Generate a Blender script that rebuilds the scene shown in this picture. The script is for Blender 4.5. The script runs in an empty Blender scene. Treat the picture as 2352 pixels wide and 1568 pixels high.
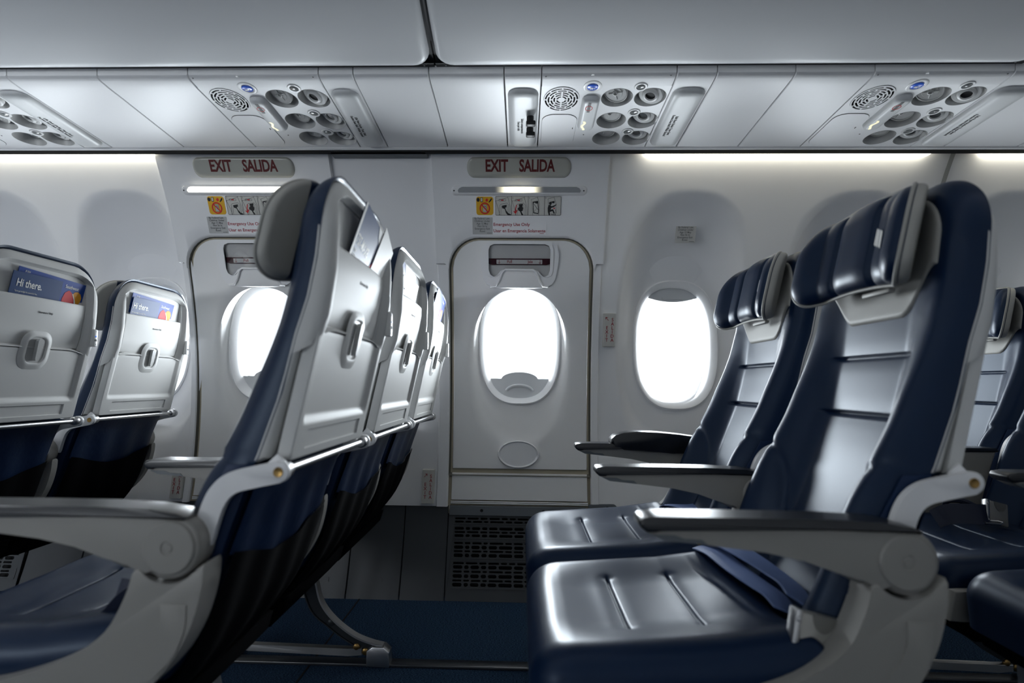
import bpy, bmesh, math, random
from mathutils import Vector, Matrix

R = math.radians
scene = bpy.context.scene
COL = scene.collection
random.seed(7)

# ------------------------------------------------------------------ camera, world, light, exposure
cam_d = bpy.data.cameras.new('camera')
cam = bpy.data.objects.new('camera', cam_d)
COL.objects.link(cam)
cam_d.sensor_width = 36.0
cam_d.lens = 1325.0 / 2352.0 * 36.0
cam_d.shift_x = 16.0 / 2352.0
cam_d.clip_start = 0.02
cam.location = (0, 0, 0.81)
cam.rotation_euler = (Matrix.Rotation(0.03, 3, 'Z') @ Matrix.Rotation(math.pi / 2 + R(4.14), 3, 'X')
                      @ Matrix.Rotation(0.011, 3, 'Z')).to_euler()
cam_d.dof.use_dof = True
cam_d.dof.focus_distance = 1.95
cam_d.dof.aperture_fstop = 2.8
scene.camera = cam

vs_ = scene.view_settings
vs_.view_transform = 'Standard'
vs_.look = 'None'
vs_.gamma = 1.0
vs_.exposure = 0.0
vs_.use_curve_mapping = False
try:
    scene.cycles.use_denoising = True
    scene.cycles.max_bounces = 9
    scene.cycles.diffuse_bounces = 5
    scene.cycles.glossy_bounces = 4
    scene.cycles.transmission_bounces = 6
    scene.cycles.transparent_max_bounces = 10
    scene.cycles.sample_clamp_indirect = 6.0
    scene.cycles.caustics_reflective = False
    scene.cycles.caustics_refractive = False
except Exception:
    pass

world = bpy.data.worlds.new('overcast_sky')
scene.world = world
world.use_nodes = True
bg = world.node_tree.nodes['Background']
bg.inputs['Color'].default_value = (0.88, 0.93, 1.0, 1)
bg.inputs['Strength'].default_value = 1.9

WIN_Y = 2.47           # daylight planes stand just outside the panes
FAR_WINDOWS = [-3.10, -2.57, -2.05, -1.535, -1.04, -0.010, 0.615, 1.234, 1.79, 2.32, 2.85, 3.38]
OPEN_BEHIND = [-3.10, -2.57, -2.05]      # window shades that are up on the camera's side


def area_lamp(name, loc, rot, sx, sy, power, color=(1, 1, 1), spread=None):
    d = bpy.data.lights.new(name, 'AREA')
    d.shape = 'RECTANGLE'
    d.size, d.size_y = sx, sy
    d.energy = power
    d.color = color
    if spread:
        d.spread = R(spread)
    o = bpy.data.objects.new(name, d)
    COL.objects.link(o)
    o.location = loc
    o.rotation_euler = rot
    o['kind'] = 'helper'
    return o


DAY = (0.88, 0.94, 1.0)
for wx in FAR_WINDOWS:
    area_lamp('daylight', (wx, WIN_Y, 0.99), (R(-90 - 20), 0, 0), 0.34, 0.46, {True: 12.5, False: 6.0}[wx < 0.3] if abs(wx) > 0.1 else 21.0, DAY, 150)
for wx in OPEN_BEHIND:
    area_lamp('daylight', (wx, 1.10 - WIN_Y, 0.99), (R(90 + 15), 0, 0), 0.34, 0.46, 10.0, DAY, 150)
# cabin ceiling cove lamps over the aisle
area_lamp('ceiling_cove_lamp', (0.0, 0.55, 2.08), (0, 0, 0), 7.0, 0.30, 3.0, (1.0, 0.97, 0.93))

# ------------------------------------------------------------------ materials


def new_mat(name, color, rough=0.5, metal=0.0, bump=None, spec=0.5, coat=0.0, emit=None, var=None, coat_rough=0.15):
    """bump = (noise scale, strength, distance); var = (scale, amount) of colour variation"""
    m = bpy.data.materials.new(name)
    m.use_nodes = True
    nt = m.node_tree
    b = nt.nodes['Principled BSDF']
    b.inputs['Base Color'].default_value = (*color, 1)
    b.inputs['Roughness'].default_value = rough
    b.inputs['Metallic'].default_value = metal
    b.inputs['Specular IOR Level'].default_value = spec
    b.inputs['Coat Weight'].default_value = coat
    b.inputs['Coat Roughness'].default_value = coat_rough
    if emit:
        b.inputs['Emission Color'].default_value = (*emit[0], 1)
        b.inputs['Emission Strength'].default_value = emit[1]
    if bump or var:
        tc = nt.nodes.new('ShaderNodeTexCoord')
    if bump:
        n = nt.nodes.new('ShaderNodeTexNoise')
        n.inputs['Scale'].default_value = bump[0]
        n.inputs['Detail'].default_value = 4
        bp = nt.nodes.new('ShaderNodeBump')
        bp.inputs['Strength'].default_value = bump[1]
        bp.inputs['Distance'].default_value = bump[2]
        nt.links.new(tc.outputs['Object'], n.inputs['Vector'])
        nt.links.new(n.outputs['Fac'], bp.inputs['Height'])
        nt.links.new(bp.outputs['Normal'], b.inputs['Normal'])
    if var:
        n2 = nt.nodes.new('ShaderNodeTexNoise')
        n2.inputs['Scale'].default_value = var[0]
        n2.inputs['Detail'].default_value = 5
        rp = nt.nodes.new('ShaderNodeMapRange')
        rp.inputs['To Min'].default_value = 1 - var[1]
        rp.inputs['To Max'].default_value = 1 + var[1]
        mx = nt.nodes.new('ShaderNodeVectorMath')
        mx.operation = 'SCALE'
        mx.inputs[0].default_value = color
        nt.links.new(tc.outputs['Object'], n2.inputs['Vector'])
        nt.links.new(n2.outputs['Fac'], rp.inputs['Value'])
        nt.links.new(rp.outputs['Result'], mx.inputs['Scale'])
        nt.links.new(mx.outputs['Vector'], b.inputs['Base Color'])
    return m


M = {}
M['wall'] = new_mat('sidewall_plastic', (0.82, 0.82, 0.825), 0.55, bump=(900, 0.10, 0.0005), var=(3, 0.02))
M['door'] = new_mat('exit_plug_plastic', (0.80, 0.795, 0.785), 0.5, bump=(900, 0.12, 0.0005), var=(3, 0.02))
M['bezel'] = new_mat('window_bezel_plastic', (0.80, 0.80, 0.805), 0.4)
M['psu'] = new_mat('service_unit_plastic', (0.84, 0.84, 0.845), 0.42, bump=(700, 0.06, 0.0004))
M['psu_in'] = new_mat('service_unit_inner_plastic', (0.50, 0.50, 0.49), 0.4)
M['bin'] = new_mat('bin_lid_plastic', (0.60, 0.61, 0.62), 0.38, bump=(600, 0.05, 0.0004))
M['bin_in'] = new_mat('bin_edge_dark', (0.012, 0.014, 0.018), 0.5)
M['shell'] = new_mat('seat_shell_plastic', (0.66, 0.66, 0.645), 0.52, bump=(1200, 0.15, 0.0004), spec=0.2)
M['arm'] = new_mat('armrest_plastic', (0.26, 0.252, 0.235), 0.45, bump=(1200, 0.15, 0.0004))
M['armcap'] = new_mat('armrest_cap_black', (0.012, 0.014, 0.018), 0.28, spec=0.6)
M['leather'] = new_mat('navy_leather', (0.004, 0.014, 0.042), 0.37, bump=(520, 0.08, 0.0008), var=(6, 0.12), spec=0.30, coat=0.0, coat_rough=0.34)
M['leather'].node_tree.nodes['Principled BSDF'].inputs['Specular Tint'].default_value = (0.72, 0.85, 1.0, 1)
M['leather_blk'] = new_mat('navy_back_cover', (0.006, 0.020, 0.062), 0.45, bump=(60, 0.2, 0.004), var=(5, 0.15), spec=0.25)
M['grey_leather'] = new_mat('grey_headrest_leather', (0.33, 0.325, 0.30), 0.5, bump=(500, 0.15, 0.0006), var=(8, 0.05))
M['black'] = new_mat('black_plastic', (0.006, 0.006, 0.007), 0.45, spec=0.3)
M['black_cloth'] = new_mat('black_underseat_cloth', (0.003, 0.003, 0.004), 0.9, bump=(300, 0.3, 0.001), spec=0.05)
M['silver'] = new_mat('brushed_aluminium', (0.62, 0.62, 0.63), 0.30, 1.0, bump=(250, 0.08, 0.0003))
M['steel'] = new_mat('dull_leg_metal', (0.50, 0.50, 0.50), 0.38, 0.9)
M['darkmetal'] = new_mat('dark_leg_metal', (0.035, 0.04, 0.045), 0.4, 0.5)
M['bronze'] = new_mat('bronze_screw', (0.35, 0.22, 0.08), 0.35, 1.0)
M['dado'] = new_mat('dado_grey_plastic', (0.040, 0.045, 0.051), 0.5, bump=(800, 0.12, 0.0004), var=(4, 0.06))
M['ledge'] = new_mat('ledge_grey_plastic', (0.105, 0.118, 0.13), 0.45)
M['void'] = new_mat('dark_void', (0.002, 0.002, 0.003), 0.9)
M['seal'] = new_mat('beige_rubber_seal', (0.42, 0.37, 0.27), 0.6)
M['sealdark'] = new_mat('dark_rubber_seal', (0.10, 0.095, 0.075), 0.6)
M['signlens'] = new_mat('sign_lens_plastic', (0.47, 0.47, 0.42), 0.22, spec=0.5)
M['red'] = new_mat('dark_red_lettering', (0.11, 0.006, 0.006), 0.5)
M['redtxt'] = new_mat('red_print', (0.34, 0.012, 0.022), 0.5)
M['brightred'] = new_mat('bright_red_print', (0.62, 0.015, 0.02), 0.5)
M['maroon'] = new_mat('maroon_handle', (0.055, 0.004, 0.010), 0.35)
M['ink'] = new_mat('black_print', (0.012, 0.012, 0.013), 0.6)
M['greyink'] = new_mat('dark_grey_print', (0.10, 0.10, 0.10), 0.6)
M['yellow'] = new_mat('yellow_placard', (0.72, 0.40, 0.012), 0.45)
M['decal'] = new_mat('cream_decal', (0.58, 0.57, 0.53), 0.4)
M['decal_grey'] = new_mat('grey_decal', (0.47, 0.47, 0.46), 0.35)
M['white'] = new_mat('white_plastic', (0.72, 0.72, 0.71), 0.35)
M['paper'] = new_mat('white_card', (0.80, 0.80, 0.78), 0.45, spec=0.2)
M['card_blue'] = new_mat('glossy_blue_card', (0.010, 0.055, 0.30), 0.38, spec=0.12)
M['card_navy'] = new_mat('glossy_navy_card', (0.012, 0.050, 0.17), 0.38, spec=0.12)
M['heart_red'] = new_mat('card_red_print', (0.66, 0.02, 0.03), 0.45, spec=0.12)
M['heart_yellow'] = new_mat('card_orange_print', (0.82, 0.36, 0.02), 0.45, spec=0.12)
M['button_blue'] = new_mat('blue_button', (0.02, 0.10, 0.55), 0.25, emit=((0.02, 0.12, 0.7), 0.12))
M['usb'] = new_mat('blue_port', (0.02, 0.12, 0.55), 0.3, emit=((0.03, 0.2, 1.0), 0.5))
M['knob'] = new_mat('dark_button_glass', (0.16, 0.17, 0.17), 0.12, spec=0.6)
M['lamp_on'] = new_mat('lamp_lens_lit', (0.9, 0.9, 0.85), 0.4, emit=((1.0, 0.965, 0.84), 4.2))
M['strip_on'] = new_mat('wall_wash_lens_lit', (0.9, 0.9, 0.85), 0.4, emit=((1.0, 0.955, 0.80), 6.5))
M['lamp_off'] = new_mat('lamp_lens_grey', (0.25, 0.26, 0.28), 0.3)
M['belt'] = new_mat('blue_belt_webbing', (0.11, 0.165, 0.34), 0.55, bump=(900, 0.3, 0.0008), var=(30, 0.08))
M['belt_dark'] = new_mat('navy_belt_webbing', (0.006, 0.012, 0.035), 0.6, bump=(900, 0.3, 0.0008))
M['buckle'] = new_mat('grey_buckle_metal', (0.40, 0.39, 0.36), 0.35, 0.55)
M['shade'] = new_mat('window_shade_plastic', (0.62, 0.63, 0.64), 0.4)
M['lens_clear'] = new_mat('no_smoking_lens', (0.64, 0.65, 0.65), 0.42)


def lens_gradient_mat():
    """lamp lens with a single bulb in the middle: light falls off along its length"""
    m = new_mat('lamp_lens_single_bulb', (0.33, 0.34, 0.35), 0.3)
    nt = m.node_tree
    b = nt.nodes['Principled BSDF']
    tc = nt.nodes.new('ShaderNodeTexCoord')
    sp = nt.nodes.new('ShaderNodeSeparateXYZ')
    ab = nt.nodes.new('ShaderNodeMath'); ab.operation = 'ABSOLUTE'
    rp = nt.nodes.new('ShaderNodeMapRange'); rp.interpolation_type = 'SMOOTHERSTEP'
    rp.inputs['From Min'].default_value = 0.0
    rp.inputs['From Max'].default_value = 0.095
    rp.inputs['To Min'].default_value = 3.6
    rp.inputs['To Max'].default_value = 0.0
    nt.links.new(tc.outputs['Object'], sp.inputs[0])
    nt.links.new(sp.outputs['X'], ab.inputs[0])
    nt.links.new(ab.outputs[0], rp.inputs['Value'])
    b.inputs['Emission Color'].default_value = (1.0, 0.93, 0.68, 1)
    nt.links.new(rp.outputs['Result'], b.inputs['Emission Strength'])
    return m


M['lamp_bulb'] = lens_gradient_mat()


def glass_mat(name, tint, gloss):
    m = bpy.data.materials.new(name)
    m.use_nodes = True
    nt = m.node_tree
    nt.nodes.remove(nt.nodes['Principled BSDF'])
    out = nt.nodes['Material Output']
    t = nt.nodes.new('ShaderNodeBsdfTransparent')
    t.inputs['Color'].default_value = (*tint, 1)
    g = nt.nodes.new('ShaderNodeBsdfGlossy')
    g.inputs['Roughness'].default_value = 0.03
    mx = nt.nodes.new('ShaderNodeMixShader')
    fr = nt.nodes.new('ShaderNodeFresnel')
    fr.inputs['IOR'].default_value = gloss
    nt.links.new(fr.outputs[0], mx.inputs[0])
    nt.links.new(t.outputs[0], mx.inputs[1])
    nt.links.new(g.outputs[0], mx.inputs[2])
    nt.links.new(mx.outputs[0], out.inputs['Surface'])
    return m


M['pane'] = glass_mat('window_pane_acrylic', (0.97, 0.98, 0.98), 1.3)
M['cover_clear'] = glass_mat('clear_handle_cover', (0.90, 0.90, 0.90), 1.45)


def carpet_mat():
    m = new_mat('navy_carpet', (0.008, 0.022, 0.055), 0.9, spec=0.1)
    nt = m.node_tree
    b = nt.nodes['Principled BSDF']
    tc = nt.nodes.new('ShaderNodeTexCoord')
    mp = nt.nodes.new('ShaderNodeMapping')
    mp.inputs['Scale'].default_value = (1.0, 2.6, 1.0)
    n = nt.nodes.new('ShaderNodeTexNoise')
    n.inputs['Scale'].default_value = 210
    n.inputs['Detail'].default_value = 3
    cr = nt.nodes.new('ShaderNodeValToRGB')
    cr.color_ramp.elements[0].position = 0.40
    cr.color_ramp.elements[0].color = (0.004, 0.012, 0.034, 1)
    cr.color_ramp.elements[1].position = 0.66
    cr.color_ramp.elements[1].color = (0.055, 0.11, 0.19, 1)
    bp = nt.nodes.new('ShaderNodeBump')
    bp.inputs['Strength'].default_value = 0.7
    bp.inputs['Distance'].default_value = 0.004
    nt.links.new(tc.outputs['Object'], mp.inputs[0])
    nt.links.new(mp.outputs[0], n.inputs['Vector'])
    nt.links.new(n.outputs['Fac'], cr.inputs[0])
    nt.links.new(cr.outputs[0], b.inputs['Base Color'])
    nt.links.new(n.outputs['Fac'], bp.inputs['Height'])
    nt.links.new(bp.outputs[0], b.inputs['Normal'])
    return m


M['carpet'] = carpet_mat()

# ------------------------------------------------------------------ mesh helpers


def smooth(a, b, x):
    if a == b:
        return 0.0 if x < a else 1.0
    t = min(1.0, max(0.0, (x - a) / (b - a)))
    return t * t * (3 - 2 * t)


def interp(tab, x):
    if x <= tab[0][0]:
        return tab[0][1]
    for (x0, y0), (x1, y1) in zip(tab, tab[1:]):
        if x <= x1:
            return y0 + (y1 - y0) * (x - x0) / (x1 - x0)
    return tab[-1][1]


def spline(tab, x):
    """Catmull-Rom through (x, y) pairs"""
    n = len(tab)
    if x <= tab[0][0]:
        return tab[0][1]
    if x >= tab[-1][0]:
        return tab[-1][1]
    for i in range(n - 1):
        x0, y0 = tab[i]
        x1, y1 = tab[i + 1]
        if x <= x1:
            def slope(j):
                a, b = max(j - 1, 0), min(j + 1, n - 1)
                return (tab[b][1] - tab[a][1]) / (tab[b][0] - tab[a][0])
            h = x1 - x0
            t = (x - x0) / h
            m0, m1 = slope(i) * h, slope(i + 1) * h
            return ((2 * t ** 3 - 3 * t ** 2 + 1) * y0 + (t ** 3 - 2 * t ** 2 + t) * m0
                    + (-2 * t ** 3 + 3 * t ** 2) * y1 + (t ** 3 - t ** 2) * m1)


class MB:
    """collects vertices and faces of ONE mesh object"""

    def __init__(self):
        self.v, self.f = [], []

    def add(self, vf):
        n = len(self.v)
        self.v += [tuple(p) for p in vf[0]]
        self.f += [tuple(i + n for i in q) for q in vf[1]]
        return self

    def box(self, x0, x1, y0, y1, z0, z1, bev=0.0, seg=2):
        bm = bmesh.new()
        bmesh.ops.create_cube(bm, size=1)
        for v in bm.verts:
            v.co = ((x0 + x1) / 2 + v.co.x * (x1 - x0), (y0 + y1) / 2 + v.co.y * (y1 - y0), (z0 + z1) / 2 + v.co.z * (z1 - z0))
        if bev:
            bmesh.ops.bevel(bm, geom=bm.edges[:], offset=bev, segments=seg, profile=0.5, affect='EDGES')
        return self.add(bm_data(bm))

    def prism(self, poly, a, b, plane='xz', bev=0.0, seg=2):
        bm = bmesh.new()

        def P(p, q):
            return (p[0], q, p[1]) if plane == 'xz' else ((p[0], p[1], q) if plane == 'xy' else (q, p[0], p[1]))
        v0 = [bm.verts.new(P(p, a)) for p in poly]
        v1 = [bm.verts.new(P(p, b)) for p in poly]
        n = len(poly)
        f0 = bm.faces.new(v0)
        f1 = bm.faces.new(v1[::-1])
        for i in range(n):
            bm.faces.new((v0[i], v1[i], v1[(i + 1) % n], v0[(i + 1) % n]))
        if bev:
            ed = list(f0.edges) + list(f1.edges)
            bmesh.ops.bevel(bm, geom=ed, offset=bev, segments=seg, profile=0.5, affect='EDGES')
        return self.add(bm_data(bm))

    def tube(self, path, r, n=10, cap=True, closed=False):
        path = [Vector(p) for p in path]
        m = len(path)
        vs, fs = [], []
        ref = None
        for i, p in enumerate(path):
            if closed:
                t = path[(i + 1) % m] - path[(i - 1) % m]
            else:
                t = path[min(i + 1, m - 1)] - path[max(i - 1, 0)]
            t.normalize()
            if ref is None:
                ref = Vector((0, 0, 1)) if abs(t.z) < 0.9 else Vector((1, 0, 0))
            u = (ref - t * ref.dot(t)).normalized()
            ref = u
            w = t.cross(u)
            rr = r[i] if isinstance(r, (list, tuple)) else r
            for k in range(n):
                a = 2 * math.pi * k / n
                vs.append(p + u * (rr * math.cos(a)) + w * (rr * math.sin(a)))
        for i in range(m if closed else m - 1):
            for k in range(n):
                i2 = (i + 1) % m
                fs.append((i * n + k, i * n + (k + 1) % n, i2 * n + (k + 1) % n, i2 * n + k))
        if cap and not closed:
            fs.append(tuple(range(n))[::-1])
            fs.append(tuple((m - 1) * n + k for k in range(n)))
        return self.add((vs, fs))

    def lathe(self, prof, origin, axis=(0, 0, 1), n=32, sx=1.0, cap=True):
        """prof = [(radius, height)] round axis"""
        ax = Vector(axis).normalized()
        u = Vector((1, 0, 0)) if abs(ax.x) < 0.9 else Vector((0, 1, 0))
        u = (u - ax * u.dot(ax)).normalized()
        w = ax.cross(u)
        o = Vector(origin)
        vs, fs = [], []
        for r, h in prof:
            for k in range(n):
                a = 2 * math.pi * k / n
                vs.append(o + ax * h + u * (r * sx * math.cos(a)) + w * (r * math.sin(a)))
        for i in range(len(prof) - 1):
            for k in range(n):
                fs.append((i * n + k, i * n + (k + 1) % n, (i + 1) * n + (k + 1) % n, (i + 1) * n + k))
        if cap:
            if prof[0][0] > 1e-6:
                fs.append(tuple(range(n))[::-1])
            if prof[-1][0] > 1e-6:
                fs.append(tuple((len(prof) - 1) * n + k for k in range(n)))
        return self.add((vs, fs))

    def grid(self, us, vs, fn, flip=False):
        P = [fn(u, v) for v in vs for u in us]
        n = len(us)
        F = []
        for j in range(len(vs) - 1):
            for i in range(n - 1):
                q = (j * n + i, j * n + i + 1, (j + 1) * n + i + 1, (j + 1) * n + i)
                F.append(q[::-1] if flip else q)
        return self.add((P, F))

    def rings(self, rings, closed=True, cap_last=False):
        """list of equally long point loops joined one to the next"""
        n = len(rings[0])
        P = [p for r in rings for p in r]
        F = []
        for j in range(len(rings) - 1):
            for i in range(n if closed else n - 1):
                F.append((j * n + i, j * n + (i + 1) % n, (j + 1) * n + (i + 1) % n, (j + 1) * n + i))
        if cap_last:
            F.append(tuple((len(rings) - 1) * n + i for i in range(n)))
        return self.add((P, F))

    def ribbon(self, pts, width_dir, w, t):
        """flat strap through pts; width_dir is one vector or a list"""
        vs, fs = [], []
        pts = [Vector(p) for p in pts]
        m = len(pts)
        for i, p in enumerate(pts):
            tg = (pts[min(i + 1, m - 1)] - pts[max(i - 1, 0)]).normalized()
            d = Vector(width_dir[i] if isinstance(width_dir, list) else width_dir)
            d = (d - tg * d.dot(tg)).normalized()
            nn = tg.cross(d).normalized()
            for a, b in ((-.5, -.5), (.5, -.5), (.5, .5), (-.5, .5)):
                vs.append(p + d * (a * w) + nn * (b * t))
        for i in range(m - 1):
            for k in range(4):
                fs.append((i * 4 + k, i * 4 + (k + 1) % 4, (i + 1) * 4 + (k + 1) % 4, (i + 1) * 4 + k))
        fs += [(3, 2, 1, 0), tuple((m - 1) * 4 + k for k in range(4))]
        return self.add((vs, fs))

    def build(self, name, mat, parent=None, weld=False, angle=40, flat=False, normals=True, loc=None):
        me = bpy.data.meshes.new(name)
        me.from_pydata([tuple(p) for p in self.v], [], self.f)
        bm = bmesh.new()
        bm.from_mesh(me)
        if weld:
            bmesh.ops.remove_doubles(bm, verts=bm.verts, dist=1e-5)
        if normals:
            bmesh.ops.recalc_face_normals(bm, faces=bm.faces)
        bm.to_mesh(me)
        bm.free()
        if not flat:
            me.polygons.foreach_set('use_smooth', [True] * len(me.polygons))
            me.set_sharp_from_angle(angle=R(angle))
        me.materials.append(mat)
        o = bpy.data.objects.new(name, me)
        COL.objects.link(o)
        if loc:
            me.transform(Matrix.Translation(-Vector(loc)))
            o.location = loc
        if parent is not None:
            o.parent = parent
        return o


def bm_data(bm):
    bm.verts.index_update()
    d = ([tuple(v.co) for v in bm.verts], [tuple(v.index for v in f.verts) for f in bm.faces])
    bm.free()
    return d


def rrect(cx, cy, w, h, r, n=6):
    out = []
    for sx, sy, a0 in ((1, 1, 0), (-1, 1, 90), (-1, -1, 180), (1, -1, 270)):
        for k in range(n + 1):
            a = R(a0 + 90 * k / n)
            out.append((cx + sx * (w / 2 - r) + r * math.cos(a), cy + sy * (h / 2 - r) + r * math.sin(a)))
    return out


def ell(cx, cy, rx, ry, n=32, a0=0.0, p=2.0):
    out = []
    for k in range(n):
        a = a0 + 2 * math.pi * k / n
        c, s = math.cos(a), math.sin(a)
        q = (abs(c) ** p + abs(s) ** p) ** (-1 / p)
        out.append((cx + rx * c * q, cy + ry * s * q))
    return out


def plate(polys, th, fn, bevel=0.0, res=1):
    """filled 2-D outline(s) with holes, th thick, each vertex (u, v, w) sent through fn"""
    cu = bpy.data.curves.new('outline', 'CURVE')
    cu.dimensions = '2D'
    cu.fill_mode = 'BOTH'
    cu.extrude = th / 2
    cu.bevel_depth = bevel
    cu.bevel_resolution = res
    if bevel:
        cu.offset = -bevel
    for poly in polys:
        s = cu.splines.new('POLY')
        s.points.add(len(poly) - 1)
        for i, (a, b) in enumerate(poly):
            s.points[i].co = (a, b, 0, 1)
        s.use_cyclic_u = True
    o = bpy.data.objects.new('outline', cu)
    me = bpy.data.meshes.new_from_object(o)
    d = ([fn(*v.co) for v in me.vertices], [tuple(p.vertices) for p in me.polygons])
    bpy.data.objects.remove(o)
    bpy.data.curves.remove(cu)
    bpy.data.meshes.remove(me)
    return d


def text(body, size, fn, sx=1.0, bold=0.0, align='CENTER', spacing=1.0, line=1.0, th=0.0004, rot=0.0):
    """lettering mesh; each vertex (u, v, w) sent through fn. size = height of the capitals"""
    cu = bpy.data.curves.new('lettering', 'FONT')
    cu.body = body
    cu.size = size / 0.70
    cu.align_x = align
    cu.align_y = 'CENTER'
    cu.offset = bold * size
    cu.extrude = th / 2
    cu.space_character = spacing
    cu.space_line = line
    cu.resolution_u = 3
    o = bpy.data.objects.new('lettering', cu)
    me = bpy.data.meshes.new_from_object(o)
    c, s = math.cos(rot), math.sin(rot)
    P = []
    for v in me.vertices:
        u, w = v.co.x * sx, v.co.y
        P.append(fn(u * c - w * s, u * s + w * c, v.co.z))
    d = (P, [tuple(p.vertices) for p in me.polygons])
    bpy.data.objects.remove(o)
    bpy.data.curves.remove(cu)
    bpy.data.meshes.remove(me)
    return d


def slab(us, vs, lim, front, back):
    """closed body on a (u, v) grid; lim(u, v)->(a, b, d) bends the square grid into the outline and gives the
    distance d to its rim; front(a, b, d) and back(a, b, d) are the two faces and meet at the rim"""
    mb = MB()
    L = {(u, v): lim(u, v) for u in us for v in vs}
    mb.grid(us, vs, lambda u, v: front(*L[u, v]))
    mb.grid(us, vs, lambda u, v: back(*L[u, v]), flip=True)
    n, m = len(us), len(vs)
    o = n * m
    rim = [i for i in range(n)] + [j * n + n - 1 for j in range(1, m)] + [(m - 1) * n + i for i in range(n - 2, -1, -1)] + [j * n for j in range(m - 2, 0, -1)]
    for i, a in enumerate(rim):
        b = rim[(i + 1) % len(rim)]
        mb.f.append((a, b, b + o, a + o))
    return mb


def rlim(a0, a1, b0, b1, rt, rb=0.004):
    """outline a0..a1 x b0..b1; corner radius rt at the b1 side, rb at the b0 side; u, v in 0..1"""
    def lim(u, v):
        a = a0 + (a1 - a0) * u
        am, aw = (a0 + a1) / 2, (a1 - a0) / 2
        t = abs(a - am)
        hi = b1 - (rt - math.sqrt(max(0, rt * rt - max(0, t - (aw - rt)) ** 2)))
        lo = b0 + (rb - math.sqrt(max(0, rb * rb - max(0, t - (aw - rb)) ** 2)))
        b = lo + (hi - lo) * v

        def dist(rr, edge):
            qx, qy = t - (aw - rr), edge - (0)
            return qx
        # signed distance to the rounded rectangle
        if b > (b0 + b1) / 2:
            r, qy = rt, b - (b1 - rt)
        else:
            r, qy = rb, (b0 + rb) - b
        qx = t - (aw - r)
        if qx > 0 and qy > 0:
            d = r - math.hypot(qx, qy)
        else:
            d = min(r - qx, r - qy)
        return a, b, max(0.0, d)
    return lim


def spaced(n, edge=0.12, k=5):
    """0..1, denser near both ends"""
    e = [edge * (1 - math.cos(math.pi / 2 * i / k)) for i in range(k)]
    mid = [edge + (1 - 2 * edge) * i / n for i in range(n + 1)]
    return e + mid + [1 - x for x in e[::-1]]


def thing(name, label, cat, loc=(0, 0, 0), group=None):
    o = bpy.data.objects.new(name, None)
    o.empty_display_size = 0.05
    COL.objects.link(o)
    o.location = loc
    o['label'] = label
    o['category'] = cat
    if group:
        o['group'] = group
    return o


def tag(o, label, cat, group=None):
    o['label'] = label
    o['category'] = cat
    if group:
        o['group'] = group
    return o


def structure(name, loc=(0, 0, 0)):
    o = bpy.data.objects.new(name, None)
    COL.objects.link(o)
    o.location = loc
    o['kind'] = 'structure'
    return o


def dup(root, loc, label=None, name=None, skip=()):
    r = root.copy()
    COL.objects.link(r)
    r.location = loc
    if label:
        r['label'] = label
    for ch in list(root.children):
        if ch.name.split('.')[0] in skip:
            continue
        c = ch.copy()
        COL.objects.link(c)
        c.parent = r
        for g in list(ch.children):
            d = g.copy()
            COL.objects.link(d)
            d.parent = c
    return r


def label_part(o, s):
    o['label'] = s
    return o
# ------------------------------------------------------------------ cabin shell
CY = 0.55          # fuselage centre line, half width 1.77


def wy(z):
    return CY + math.sqrt(max(0.01, 1.77 ** 2 - (z - 0.65) ** 2))


def W(x, z, off=0.0):
    """point on the curved sidewall, off metres towards the cabin"""
    return (x, wy(z) - off, z)


def wmap(x0, z0, off=0.0):
    """(u, v, w) of a flat print or plate -> on the sidewall round (x0, z0)"""
    return lambda u, v, w: W(x0 + u, z0 + v, off + w)


def mirror(mb):
    mb.v = [(x, 2 * CY - y, z) for x, y, z in mb.v]
    return mb


def per_rect(x0, x1, z0, z1, n=24, rt=0.0):
    """closed loop round a rectangle, corners included; rt rounds the two top corners"""
    out = []
    for i in range(n):
        out.append((x0 + (x1 - x0) * i / n, z0))
    for i in range(n):
        out.append((x1, z0 + (z1 - z0) * i / n))
    for i in range(n):
        out.append((x1 + (x0 - x1) * i / n, z1))
    for i in range(n):
        out.append((x0, z1 + (z0 - z1) * i / n))
    if rt:
        q = []
        for x, z in out:
            for sx, cx in ((1, x1 - rt), (-1, x0 + rt)):
                if (x - cx) * sx > 0 and z > z1 - rt:
                    dx, dz = x - cx, z - (z1 - rt)
                    k = rt / max(math.hypot(dx, dz), 1e-6)
                    m = max(abs(dx), abs(dz)) / rt
                    x, z = cx + dx * k * m, z1 - rt + dz * k * m
            q.append((x, z))
        out = q
    return out


def oval_at(ang, cx, cz, rx, ru, rd, p):
    c, s = math.cos(ang), math.sin(ang)
    rz = ru if s > 0 else rd
    q = (abs(c / rx) ** p + abs(s / rz) ** p) ** (-1 / p)
    return cx + c * q, cz + s * q


def holed(per, ovals, steps=6, off0=0.0):
    """sheet between the loop per and a chain of ovals (cx, cz, rx, ru, rd, power, depth fn)"""
    cx, cz = ovals[0][0], ovals[0][1]
    ang = [math.atan2(z - cz, x - cx) for x, z in per]
    loops = []
    first = [oval_at(a, *ovals[0][:6]) for a in ang]
    for k in range(steps):
        t = k / steps
        lp = []
        for (x, z), (ox, oz) in zip(per, first):
            X, Z = x + (ox - x) * t, z + (oz - z) * t
            lp.append(W(X, Z, off0))
        loops.append(lp)
    for ov in ovals:
        lp = []
        for a in ang:
            X, Z = oval_at(a, *ov[:6])
            lp.append((X, ov[6](X, Z), Z))
        loops.append(lp)
    return MB().rings(loops)


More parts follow.
